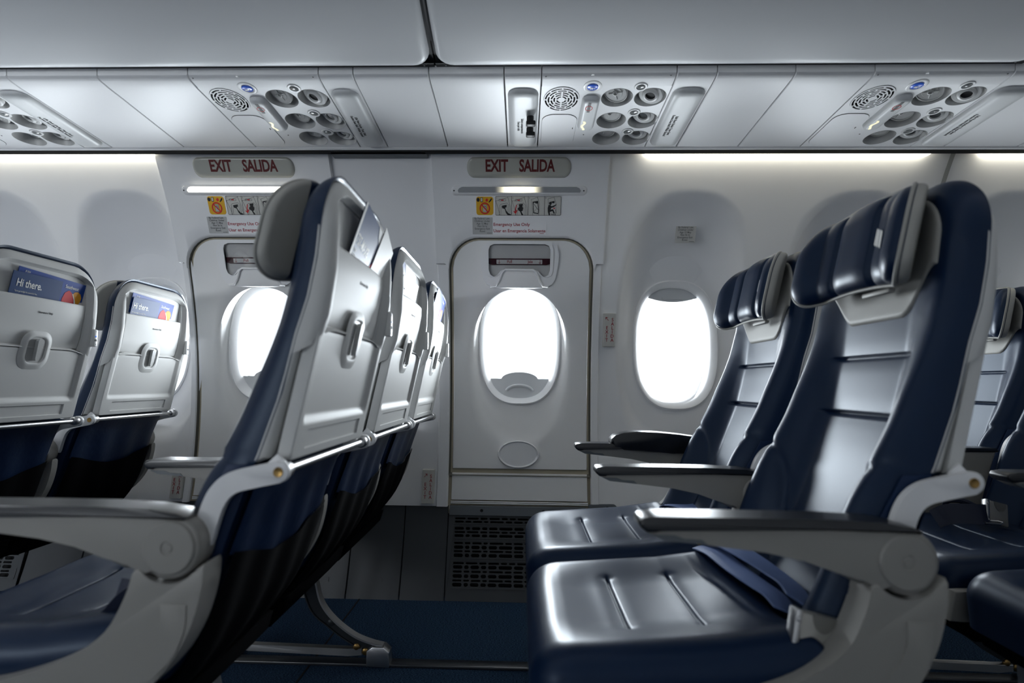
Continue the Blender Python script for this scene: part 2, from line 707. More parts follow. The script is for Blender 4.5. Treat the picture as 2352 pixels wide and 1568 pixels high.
def bay_ovals(cx):
    """scooped window recess: from the flush rim in to the bezel plane"""
    b = (cx, 0.972, 0.170, 0.262, 0.262, 2.6)
    rim = lambda x, z: wy(z)
    drop = lambda x, z: wy(z) + 0.012
    out = [(cx + .004, 1.02, 0.243, 0.487, 0.440, 2.7, rim), (cx + .004, 1.02, 0.235, 0.479, 0.432, 2.7, drop)]
    for t in (0.25, 0.5, 0.75):
        e = t
        mixv = [o + (q - o) * e for o, q in zip((cx + .004, 1.02, 0.235, 0.479, 0.432, 2.7), b)]
        f = smooth(0, 1, t)
        out.append((*mixv, lambda x, z, f=f: (wy(z) + 0.012) * (1 - f) + 2.335 * f))
    out.append((*b, lambda x, z: 2.335))
    return out


def make_bezel(cx, rx, rz, cz, parent, p=2.6, deep=2.43):
    """rounded trim ring and the sleeve out to the pane"""
    prof = [(1.03, 2.338), (1.03, 2.329), (1.0, 2.327), (0.965, 2.333), (0.90, 2.352), (0.875, 2.362), (0.868, 2.40), (0.868, deep)]
    loops = []
    for k, y in prof:
        loops.append([(x, y, z) for x, z in ell(cx, cz, rx * k if k > .9 else rx - (1 - k) * rx * 1.0, rz - (1 - k) * rx, 72, p=p)])
    return MB().rings(loops).build('bezel', M['bezel'], parent, angle=50)


def make_window(n, cx, detail=True):
    w = structure('window_%d' % n)
    make_bezel(cx, 0.166, 0.256, 0.972, w)
    MB().add(plate([ell(cx, 0.972, 0.150, 0.240, 48, p=2.6)], 0.004, lambda u, v, q: (u, 2.40 + q, v))).build('pane', M['pane'], w)
    # shade pushed up: only its lip with the finger grip shows
    lip = [(cx - .15, 1.23), (cx - .105, 1.168), (cx - .075, 1.160)]
    lip += [(cx + .075 * math.sin(a), 1.150 + .010 * abs(math.sin(a)) ** 2) for a in [R(-80 + 160 * i / 12) for i in range(13)]]
    lip += [(cx + .075, 1.160), (cx + .105, 1.168), (cx + .15, 1.23)]
    s = MB().add(plate([lip], 0.005, lambda u, v, q: (u, 2.376 + q, v))).build('shade', M['shade'], w)
    MB().add(plate([rrect(cx, 1.166, .086, .012, .0058)], .006, lambda u, v, q: (u, 2.371 + q, v))).build('grip', M['shade'], s)
    return w


# ---- floor
fl = structure('floor')
MB().box(-4.4, 4.4, -1.20, 2.26, -0.03, 0.0).build('carpet', M['carpet'], fl, flat=True)
for x0, x1, k in ((-0.66, -0.6595, 0),):
    pass
for yy, xa, xb in ((1.712, -4.3, 4.3), (1.18, -4.3, 4.3)):
    t = structure('trim_%d' % (1 if yy > 1.5 else 2))
    MB().box(xa, xb, yy - 0.020, yy + 0.020, 0.0, 0.009, 0.003).build('track_cover', new_mat('seat_track_cover', (0.022, 0.026, 0.034), 0.28, spec=0.6, var=(9, .3)) if yy > 1.5 else M['darkmetal'], t)
# seams where two carpet lengths butt together
for sx in (-0.60, 0.93, -1.60):
    MB().box(sx - .0025, sx + .0025, 0.35, 2.24, -0.001, 0.0012).build('carpet_seam', M['void'], fl, flat=True)

# ---- sidewall in front of the camera
wall = structure('wall_far')
wi = 0
for x0, x1, cx in ((-3.36, -2.84, -3.10), (-2.84, -2.31, -2.57), (-2.31, -1.79, -2.05), (-1.79, -1.330, -1.535),
                   (0.300, 0.925, 0.615), (0.925, 1.508, 1.234), (1.513, 2.055, 1.79), (2.055, 2.585, 2.32), (2.585, 3.115, 2.85), (3.115, 3.65, 3.38)):
    wi += 1
    ov = bay_ovals(cx)
    holed(per_rect(x0, x1, 0.328, 1.645, 22), ov).build('panel', M['wall'], wall, angle=60)
    make_window(wi, cx)
MB().grid([-0.715, -0.52, -0.325], [0.328 + 1.317 * i / 24 for i in range(25)], lambda x, z: W(x, z, 0)).build('panel', M['wall'], wall)
MB().grid([-4.4, -3.36], [0.328 + 1.317 * i / 24 for i in range(25)], lambda x, z: W(x, z, 0)).build('panel', M['wall'], wall)
MB().grid([3.65, 4.4], [0.328 + 1.317 * i / 24 for i in range(25)], lambda x, z: W(x, z, 0)).build('panel', M['wall'], wall)
# narrow joint strip between two sidewall lengths
MB().grid([1.500, 1.516], [1.0 + 0.64 * i / 12 for i in range(13)], lambda x, z: W(x, z, .0035)).build('joint_strip', new_mat('joint_strip_grey', (0.36, 0.36, 0.34), 0.5), wall)
# recessed header above the plain panel between the two exits
MB().box(-0.69, -0.345, 1.965, 2.03, 1.618, 1.642, .004).build('header', M['ledge'], wall)

# outer skin with an opening at each window: closes the cabin against daylight
skin_x = [-4.45, -3.36, -2.84, -2.31, -1.79, -1.33, -0.72, -0.32, 0.305, 0.925, 1.51, 2.055, 2.585, 3.115, 3.65, 4.45]
skin_c = [None, -3.10, -2.57, -2.05, -1.535, -1.04, None, -0.010, 0.615, 1.234, 1.79, 2.32, 2.85, 3.38, None]
for side in (0, 1):
    par = wall if side == 0 else structure('wall_near')
    if side == 1:
        near = par
    for i, c in enumerate(skin_c):
        if side == 1 and c not in OPEN_BEHIND:
            c = None
        x0, x1 = skin_x[i], skin_x[i + 1]
        if c is None:
            mb = MB().grid([x0, x1], [-0.15 + 2.35 * k / 20 for k in range(21)], lambda x, z: W(x, z, -0.11))
        else:
            g = (c, 0.972, 0.160, 0.25, 0.25, 2.6)
            mb = holed(per_rect(x0, x1, -0.15, 2.2, 20), [(*g, lambda x, z: wy(z) + 0.11)], off0=-0.11)
        if side:
            mirror(mb)
        mb.build('outer_skin', M['wall'], par)
# the side behind the camera: plain lining panels, shades up only where daylight comes in
for i, c in enumerate(skin_c):
    x0, x1 = skin_x[i], skin_x[i + 1]
    if c in OPEN_BEHIND:
        mb = holed(per_rect(x0, x1, 0.0, 1.72, 20), [(c, 0.972, 0.17, 0.26, 0.26, 2.6, lambda x, z: wy(z)), (c, 0.972, 0.155, 0.245, 0.245, 2.6, lambda x, z: 2.44)])
    else:
        mb = MB().grid([x0, x1], [1.72 * k / 20 for k in range(21)], lambda x, z: W(x, z, 0))
    mirror(mb).build('panel', M['wall'], near)
for nm, xx in (('wall_front', -4.42), ('wall_rear', 4.42)):
    o = MB().box(xx - .02, xx + .02, -1.25, 2.45, -.1, 2.3).build(nm, M['wall'], flat=True)
    o['kind'] = 'structure'

# ---- dado (dark panels along the foot of the sidewall)
base = structure('baseboard_far')
MB().grid([-4.4, 4.4], [-.02 + .36 * k / 10 for k in range(11)], lambda x, z: W(x, z, -0.05)).build('backing', M['void'], base)


def dado_panel(x0, x1, z0=0.0, z1=0.330, off=-0.006):
    mb = MB()
    zs = [z0 + (z1 - z0) * k / 8 for k in range(9)]
    g = 0.0012
    mb.grid([x0 + g, x0 + g + .002, x1 - g - .002, x1 - g], zs, lambda x, z: W(x, z, off - (.003 if x in (x0 + g, x1 - g) else 0)))
    return mb


edges = [-4.4, -3.6, -3.0, -2.62, -2.262]
for a, b in zip(edges, edges[1:]):
    dado_panel(a, b).build('panel', M['dado'], base)
ex = [-1.92, -1.70, -1.48, -1.27, -1.065, -0.86, -0.655, -0.453, -0.282]
for a, b in zip(ex, ex[1:]):
    dado_panel(a, b).build('panel', M['dado'], base)
    # little square snap cover near the foot of each panel
    MB().add(plate([rrect(a + (b - a) * .62, 0.062, .016, .016, .002)], .002, lambda u, v, w: W(u, v, -.005 + w))).build('snap_cover', M['dado'], base)
ex = [0.300, 0.52, 0.74, 0.96, 1.18, 1.40, 1.62, 1.84, 2.3, 2.8, 3.4, 4.4]
for a, b in zip(ex, ex[1:]):
    dado_panel(a, b).build('panel', M['dado'], base)


def vent_grille(x0, x1, label):
    """return-air grille: a plate with rows of pill-shaped slots in four framed groups"""
    t = thing('air_grille', label, 'vent', (0, 0, 0))
    holes = []
    rng = random.Random(3)
    rows = [(1193.7, 5), (1201.5, 5), (1217.8, 7), (1226.5, 5), (1235, 7), (1252.6, 5), (1262.4, 8.5), (1271.7, 5), (1281.2, 8.5),
            (1299, 5), (1308, 8.5), (1318, 5), (1328, 8.5), (1338, 5), (1347, 8.5)]
    patA = [21, 10, 19, 12, 19, 30]
    patB = [20, 13, 21, 10, 31, 15]
    patC = [24, 26, 16, 24, 14, 14]
    for ri, (py, h) in enumerate(rows):
        z = 0.293 - (py - 1187) * (0.254 / 170)
        hh = h * 0.00150
        pat = (patA if h > 6 else (patB if ri % 3 else patC))
        x = x0 + 0.024
        k = 0
        while x < x1 - 0.05:
            wdt = pat[k % 6] * 0.00172
            k += 1
            if x + wdt > x1 - .022:
                break
            holes.append(rrect(x + wdt / 2, z, wdt, hh, min(hh, wdt) / 2 - 1e-4, 4))
            x += wdt + 0.0068
    outer = rrect((x0 + x1) / 2, 0.160, x1 - x0, 0.318, .004, 2)
    MB().add(plate([outer] + holes, 0.004, lambda u, v, w: W(u, v, -0.006 + w))).build('grille_plate', M['dado'], t, flat=True)
    # raised frames round the four groups of slots
    fr = MB()
    for za, zb in ((.2660, .2925), (.2140, .2555), (.1440, .2035), (.0440, .1335)):
        fr.add(plate([rrect((x0 + x1) / 2, (za + zb) / 2, x1 - x0 - .030, zb - za + .006, .005, 3), rrect((x0 + x1) / 2, (za + zb) / 2, x1 - x0 - .035, zb - za + .001, .004, 3)],
                     .003, lambda u, v, w: W(u, v, -0.0025 + w)))
    fr.build('slot_frame', M['dado'], t, flat=True)
    MB().grid([x0 + .01, x1 - .01], [0.01 + .3 * k / 6 for k in range(7)], lambda x, z: W(x, z, -0.035)).build('duct_lining', M['void'], t)
    MB().lathe([(.004, 0), (.004, .002), (.0, .003)], W(x0 + .007, .105, -.006), (0, -1, 0), 12).build('screw', M['black'], t)
    return t


vent_grille(-0.280, 0.298, 'dark grey slotted air grille at the foot of the exit door, above the carpet')
vent_grille(-2.258, -1.925, 'dark slotted air grille at floor level beyond the front left seats')
# ledge and corner bracket under the right-hand exit
ld = thing('sill_ledge', 'mid grey ledge strip with two screws directly below the centre exit', 'ledge')
MB().grid([-0.277, 0.252], [0.296, 0.298, 0.330, 0.333], lambda x, z: W(x, z, .008 if .297 < z < .332 else .003)).build('strip', M['ledge'], ld)
for sx in (-0.152, 0.088):
    MB().lathe([(.0062, 0), (.0062, .0012), (.004, .0016), (.003, .0006), (0, .0006)], W(sx, .316, .008), (0, -1, 0), 14).build('screw', M['black'], ld)
lb = thing('corner_bracket', 'small dark grey corner bracket with one screw right of the exit ledge', 'bracket')
MB().add(plate([[(0.262, .285), (0.262, .345), (.350, .347)] + [(.356 + .017 * math.sin(R(a)), .330 + .017 * math.cos(R(a))) for a in range(0, 91, 15)] + [(.373, .285)]],
               .008, lambda u, v, w: W(u, v, .008 + w))).build('plate', M['ledge'], lb)
MB().lathe([(.0055, 0), (.0055, .0012), (.0035, .0016), (.0028, .0006), (0, .0006)], W(.334, .334, .012), (0, -1, 0), 14).build('screw', M['black'], lb)

# ---- over-wing exits


def between(pa, pb, oa, ob, steps=4):
    loops = []
    for k in range(steps + 1):
        t = k / steps
        loops.append([W(a[0] + (b[0] - a[0]) * t, a[1] + (b[1] - a[1]) * t, oa + (ob - oa) * t) for a, b in zip(pa, pb)])
    return loops


def exit_door(n, cx):
    d = structure('door_%d' % n)
    x0, x1, z0, z1 = cx - .262, cx + .264, 0.474, 1.3535
    # removable plug with its scooped window recess
    per = per_rect(x0, x1, z0, z1, 26, rt=.105)
    bz = (cx - .002, 0.968, 0.163, 0.243, 0.243, 2.6)
    ov = [(cx - .002, 0.925, 0.200, .262, 0.350, 2.2, lambda x, z: wy(z) - .004), (cx - .002, 0.925, 0.190, .255, 0.340, 2.2, lambda x, z: wy(z) + .001)]
    for t in (.3, .6, .85):
        mv = [o + (q - o) * t for o, q in zip((cx - .002, 0.925, 0.190, .255, 0.340, 2.2), bz)]
        f = smooth(0, 1, t)
        ov.append((*mv, lambda x, z, f=f: (wy(z) + .001) * (1 - f) + 2.335 * f))
    ov.append((*bz, lambda x, z: 2.335))
    mb = holed(per, ov, 5, off0=.004)
    # turned-out edge of the plug
    edge = [[W(x, z, .004) for x, z in per], [W(cx + (x - cx) * 1.006, z + (z - .9) * .004, .000) for x, z in per], [W(cx + (x - cx) * 1.008, z + (z - .9) * .005, -.03) for x, z in per]]
    mb.rings(edge)
    mb.build('plug_panel', M['door'], d, weld=True, angle=50)
    # seals
    o1 = per_rect(x0 - .003, x1 + .003, z0 - .003, z1 + .003, 26, rt=.107)
    o2 = per_rect(x0 - .010, x1 + .010, z0 - .018, z1 + .007, 26, rt=.112)
    MB().rings(between(o1, o2, -.004, -.004, 2)).build('inner_seal', M['seal'], d)
    o3 = per_rect(x0 - .016, x1 + .016, z0 - .028, z1 + .012, 26, rt=.118)
    MB().rings(between(o2, o3, -.004, .006, 2)).build('outer_seal', M['sealdark'], d)
    # lower cover panel with two bright beads
    lx0, lx1 = x0 - .004, x1 + .004
    zs = [.352, .354, .38, .41, .44, .454, .456]
    MB().grid([lx0, lx0 + .002, lx1 - .002, lx1], zs, lambda x, z: W(x, z, .003 if (lx0 < x < lx1 and .353 < z < .455) else -.006)).build('lower_panel', M['door'], d)
    for zz in (.341, .347):
        MB().tube([W(lx0 + (lx1 - lx0) * k / 6, zz, .004) for k in range(7)], .0026, 8).build('bead', M['bezel'], d)
    MB().grid([x0 - .02, x1 + .02], [.30, .36, .40, .48], lambda x, z: W(x, z, -.010)).build('sill_backing', M['seal'], d)
    # window
    b = make_bezel(cx - .002, 0.160, 0.238, 0.968, d)
    MB().add(plate([ell(cx - .002, 0.968, 0.146, 0.224, 48, p=2.6)], 0.004, lambda u, v, q: (u, 2.40 + q, v))).build('pane', M['pane'], d)
    c = cx - .002
    arc = [(c + .075 * math.sin(R(a)), .826 + .030 * math.cos(R(a)) ** 1.0) for a in range(-84, 85, 12)]
    poly = [(c - .15, .72), (c - .15, .829), (c - .092, .829), (c - .080, .8285)] + arc + [(c + .080, .8285), (c + .092, .829), (c + .15, .829), (c + .15, .72)]
    s = MB().add(plate([poly], .005, lambda u, v, q: (u, 2.376 + q, v))).build('shade', M['shade'], d)
    MB().tube([(c + .054 * math.sin(R(a)), 2.370, .772 + .030 * math.cos(R(a)) ** .8 * 1.0) for a in range(-78, 79, 12)], .006, 8).build('grip', M['shade'], s)
    # emergency handle: housing, dark recess, maroon bar with its label, flap below
    hx, hz = cx - .006, 1.266
    hole = [(-.118, 1.245), (-.118, 1.318), (-.112, 1.332), (-.098, 1.338), (.098, 1.338), (.112, 1.332), (.118, 1.318), (.118, 1.245), (.112, 1.228), (.100, 1.221),
            (.088, 1.222), (.076, 1.230), (.066, 1.243), (.054, 1.248), (-.054, 1.248), (-.066, 1.243), (-.076, 1.230), (-.088, 1.222), (-.100, 1.221), (-.112, 1.228)]
    h = structure('handle')
    h.parent = d
    del h['kind']
    outer = [(-.150, 1.27), (-.152, 1.305), (-.143, 1.330), (-.125, 1.344), (-.10, 1.350), (.10, 1.350), (.125, 1.344), (.143, 1.330), (.152, 1.305), (.150, 1.27),
             (.140, 1.215), (.128, 1.195), (.108, 1.183), (.085, 1.180), (-.085, 1.180), (-.108, 1.183), (-.128, 1.195), (-.140, 1.215)]
    hw = MB()
    mid = [(u * 1.0 + (0.0), v) for u, v in hole]
    hw.add(plate([[(u + 0, v) for u, v in outer], hole], .010, lambda u, v, w: W(hx + u, v, .010 + w)))
    hw.add(plate([[(u * 1.10, 1.266 + (v - 1.266) * 1.06) for u, v in hole], hole], .016, lambda u, v, w: W(hx + u, v, .012 + w)))
    hw.build('housing', M['bezel'], h, angle=35)
    rec = MB().add(plate([[(u * 1.02, 1.266 + (v - 1.266) * 1.02) for u, v in hole]], .002, lambda u, v, w: W(hx + u, v, -.002 + w)))
    rec.build('recess_floor', new_mat('recess_grey', (0.16, 0.155, 0.155), .4), h, flat=True)
    MB().add(plate([[(-.118, 1.289), (.118, 1.289), (.118, 1.270), (.104, 1.266), (-.104, 1.266), (-.118, 1.270)]], .008, lambda u, v, w: W(hx + u, v, .006 + w))).build('pull_bar', M['maroon'], h, flat=True)
    MB().add(plate([rrect(0, 1.2765, .176, .0155, .002)], .001, lambda u, v, w: W(hx + u, v, .0115 + w))).build('pull_label', M['paper'], h, flat=True)
    lt = MB()
    lt.add(text('Pull', .0098, wmap(hx - .038, 1.2765, .0126), bold=.01))
    lt.add(text('Jale', .0098, wmap(hx + .042, 1.2765, .0126), bold=.01))
    for ax in (-.078, .079):
        lt.add(plate([[(ax - .0007, 1.283), (ax + .0007, 1.283), (ax + .0007, 1.272), (ax + .004, 1.2755), (ax + .0048, 1.2747), (ax, 1.2695), (ax - .0048, 1.2747), (ax - .004, 1.2755), (ax - .0007, 1.272)]],
                     .0004, lambda u, v, w: W(hx + u, v, .0126 + w)))
    lt.build('lettering', M['redtxt'], h, flat=True)
    MB().add(plate([[(-.086, 1.186), (.086, 1.186), (.070, 1.206), (.058, 1.230), (.050, 1.240), (-.050, 1.240), (-.058, 1.230), (-.070, 1.206)]], .008, lambda u, v, w: W(hx + u, v, .012 + w))).build('flap', M['door'], h, flat=True)
    MB().tube([W(hx + u, v, .022) for u, v in [(-.112, 1.184), (-.092, 1.186), (-.078, 1.206), (-.066, 1.236), (-.054, 1.246), (.054, 1.246), (.066, 1.236), (.078, 1.206), (.092, 1.186), (.112, 1.184)]], .0042, 8).build('flap_rim', M['bezel'], h)
    MB().add(plate([hole], .001, lambda u, v, w: W(hx + u, v, .0165 + w))).build('clear_cover', M['cover_clear'], h, flat=True)
    # oval cap low on the plug
    oc = cx - .004
    prof = [(1.0, .004), (1.0, .012), (.965, .0155), (.92, .0145), (.88, .011), (.5, .0115), (.02, .012)]
    MB().rings([[W(oc + u, .531 + v, o) for u, v in ell(0, 0, .0815 * k, .0525 * k, 48)] for k, o in prof], cap_last=True).build('oval_cap', M['bezel'], d)
    pr = MB()
    for ang in (60, 105, 0, 235):
        u0, v0 = .055 * math.cos(R(ang)), .036 * math.sin(R(ang))
        for k in (-1, 0, 1):
            pr.add(plate([[(u0 + k * .004 - .001, v0 - .005), (u0 + k * .004 + .001, v0 - .005), (u0 + k * .002 + .001, v0 + .005), (u0 + k * .002 - .001, v0 + .005)]], .0008, lambda u, v, w: W(oc + u, .531 + v, .0118 + w)))
    pr.build('cap_mark', M['bezel'], d, flat=True)
    return d


def exit_surround(n, x0, x1, cx):
    """moulded surround: thick hood over the door, slimmer pillars below"""
    s = structure('trim_%d' % n)
    dx0, dx1 = cx - .262 - .016, cx + .264 + .016
    z1 = 1.3535 + .010
    zm = 1.268
    # door outline arc and outer outline, from the left foot of the hood up and round to the right foot
    inner, outer = [], []
    rr = .118
    pts = [(dx0, zm)] + [(dx0 + rr - rr * math.cos(R(a)), z1 - rr + rr * math.sin(R(a))) for a in range(0, 91, 9)]
    pts += [(dx0 + rr + (dx1 - dx0 - 2 * rr) * k / 8, z1) for k in range(1, 8)]
    pts += [(dx1 - rr + rr * math.sin(R(a)), z1 - rr + rr * math.cos(R(a))) for a in range(0, 91, 9)] + [(dx1, zm)]
    N = len(pts)
    zt = 1.637
    for i, (x, z) in enumerate(pts):
        if i <= 5:
            o = (x0, zm + (zt - zm) * i / 5)
        elif i >= N - 6:
            o = (x1, zm + (zt - zm) * (N - 1 - i) / 5)
        else:
            o = (x0 + (x1 - x0) * (i - 5) / (N - 11), zt)
        outer.append(o)
    H = .022
    loops = [[W(x, z, -.004) for x, z in pts], [W(x, z, H - .006) for x, z in pts]]
    for k in range(0, 7):
        t = (k + .12) / 6.24
        loops.append([W(a[0] + (b[0] - a[0]) * t, a[1] + (b[1] - a[1]) * t, H) for a, b in zip(pts, outer)])
    loops.append([W(x, z, H - .006) for x, z in outer])
    loops.append([W(x, z, -.02) for x, z in outer])
    mb = MB().rings(loops, closed=False)
    # feet of the hood
    for xa, xb in ((x0, dx0), (dx1, x1)):
        mb.grid([xa, xb], [0, 1], lambda x, t: W(x, zm, H - (H + .01) * t))
    mb.build('hood', M['wall'], s, angle=45)
    for xa, xb in ((x0 + .003, dx0), (dx1, x1 - .003)):
        zs = [.328 + (zm - .002 - .328) * k / 14 for k in range(15)]
        p = MB().grid([xa, xa + .004, xb - .004, xb], zs, lambda x, z: W(x, z, .010 if xa < x < xb else .004))
        p.grid([xa], zs, lambda x, z: W(x, z, .004))
        p.grid([0, 1], zs, lambda t, z: W(xa, z, .004 - .03 * t))
        p.grid([0, 1], zs, lambda t, z: W(xb, z, .004 - .012 * t))
        p.build('pillar', M['wall'], s, angle=45)
    return s


exit_door(1, -1.037)
exit_surround(3, -1.345, -0.705, -1.037)
exit_door(2, -0.008)
exit_surround(4, -0.335, 0.307, -0.008)

# ---- light strips washing the sidewalls
for k, (a, b, lab) in enumerate(((-3.3, -1.342, 'lit white wall-wash light strip at the top of the left sidewall'),
                                 (0.43, 1.415, 'long lit wall-wash light strip above the right-hand window panels'),
                                 (1.60, 3.5, 'short lit light strip at the top right edge of the sidewall'))):
    t = thing('light_strip', lab, 'light', group=None)
    MB().box(a, b, 1.984, 2.018, 1.6205, 1.640, .004).build('lens', M['strip_on'], t)
    MB().box(a - .05, b + .09, 1.976, 2.03, 1.6405, 1.650, .002).build('housing', M['white'], t)
MB().box(-4.4, 4.4, 1.895, 2.12, 1.662, 1.69).build('panel', M['void'], structure('trim_5'), flat=True)
# ------------------------------------------------------------------ ceiling, bins, passenger service units
ceil = structure('trim_6')
roof = structure('ceiling')
row = structure('trim_7')
PT = [(1.4615, 1.645), (1.4615, 1.629), (1.463, 1.6235), (1.468, 1.6185), (1.480, 1.6150), (1.51, 1.6122), (1.55, 1.6105), (1.65, 1.6055), (1.75, 1.6003), (1.868, 1.5945)]


def pz(y):
    return interp(PT, y)


def P(x, y, off=0.0):
    """point on the underside of the service channel; off metres down into the cabin"""
    return (x, y, pz(y) - off)


def pmap(x0, y0, off=0.0, sy=-1):
    return lambda u, v, w: P(x0 + u, y0 + sy * v, off + w)


G = 0.0014


def channel_panel(x0, x1, holes=None, name='panel', parent=None, mat='psu'):
    mb = MB()
    ys = [q[0] for q in PT[:6]]
    xs = [x0 + G, x0 + G + .0015, x1 - G - .0015, x1 - G]
    lip = lambda x, y: P(x, y, -.0025 if x in (xs[0], xs[3]) else 0)
    if not holes:
        mb.grid(xs, [q[0] for q in PT], lip)
    else:
        mb.grid(xs, ys, lip)
        y0, y1 = 1.51, 1.868
        outer = [(xs[0] + (xs[3] - xs[0]) * k / 6, y0) for k in range(7)] + [(xs[3], y0 + (y1 - y0) * k / 8) for k in range(1, 9)]
        outer += [(xs[3] - (xs[3] - xs[0]) * k / 6, y1) for k in range(1, 7)] + [(xs[0], y1 - (y1 - y0) * k / 8) for k in range(1, 8)]
        mb.add(plate([outer] + holes, .002, lambda u, v, w: (u, v, pz(v) + w + .001)))
    # turned-up side edges
    mb.grid([0, 1], [q[0] for q in PT], lambda t, y: P(xs[0], y, -.0025 - .02 * t))
    mb.grid([0, 1], [q[0] for q in PT], lambda t, y: P(xs[3], y, -.0025 - .02 * t))
    return mb.build(name, M[mat], parent, angle=35)


fills = [(-4.4, -3.5), (-3.5, -2.9), (-2.9, -2.3), (-2.3, -1.85), (-1.400, -1.150), (-1.150, -0.902), (-0.456, -0.254), (-0.254, -0.0545),
         (0.502, 0.703), (0.703, 0.905), (1.366, 1.60), (1.60, 1.83), (1.83, 2.4), (2.4, 3.0), (3.0, 3.7), (3.7, 4.4)]
for a, b in fills:
    channel_panel(a, b, parent=ceil)
# rail along the outboard edge of the channel, dark gap behind it
MB().prism([(1.869, 1.6), (1.869, 1.5935), (1.874, 1.5905), (1.886, 1.5915), (1.889, 1.596), (1.889, 1.604)], -4.4, 4.4, 'yz').build('rail', M['psu'], ceil, angle=25)
MB().box(-4.4, 4.4, 1.44, 1.92, 1.665, 1.70).build('channel_top', M['void'], ceil, flat=True)
MB().box(-4.4, 4.4, 1.890, 1.985, 1.618, 1.66).build('channel_gap', M['void'], ceil, flat=True)


def bowl(x, y, rx, ry, depth, mat, parent, name='cup'):
    """recess behind an oval opening in the service panel"""
    prof = [(1.03, -.0004), (1.0, .0008), (.975, -.003), (.94, -.012), (.86, -depth * .7), (.70, -depth), (.02, -depth)]
    mb = MB().rings([[P(x + u, y + v, o) for u, v in ell(0, 0, rx * k, ry * k, 40)] for k, o in prof], cap_last=True)
    return mb.build(name, mat, parent, angle=60)


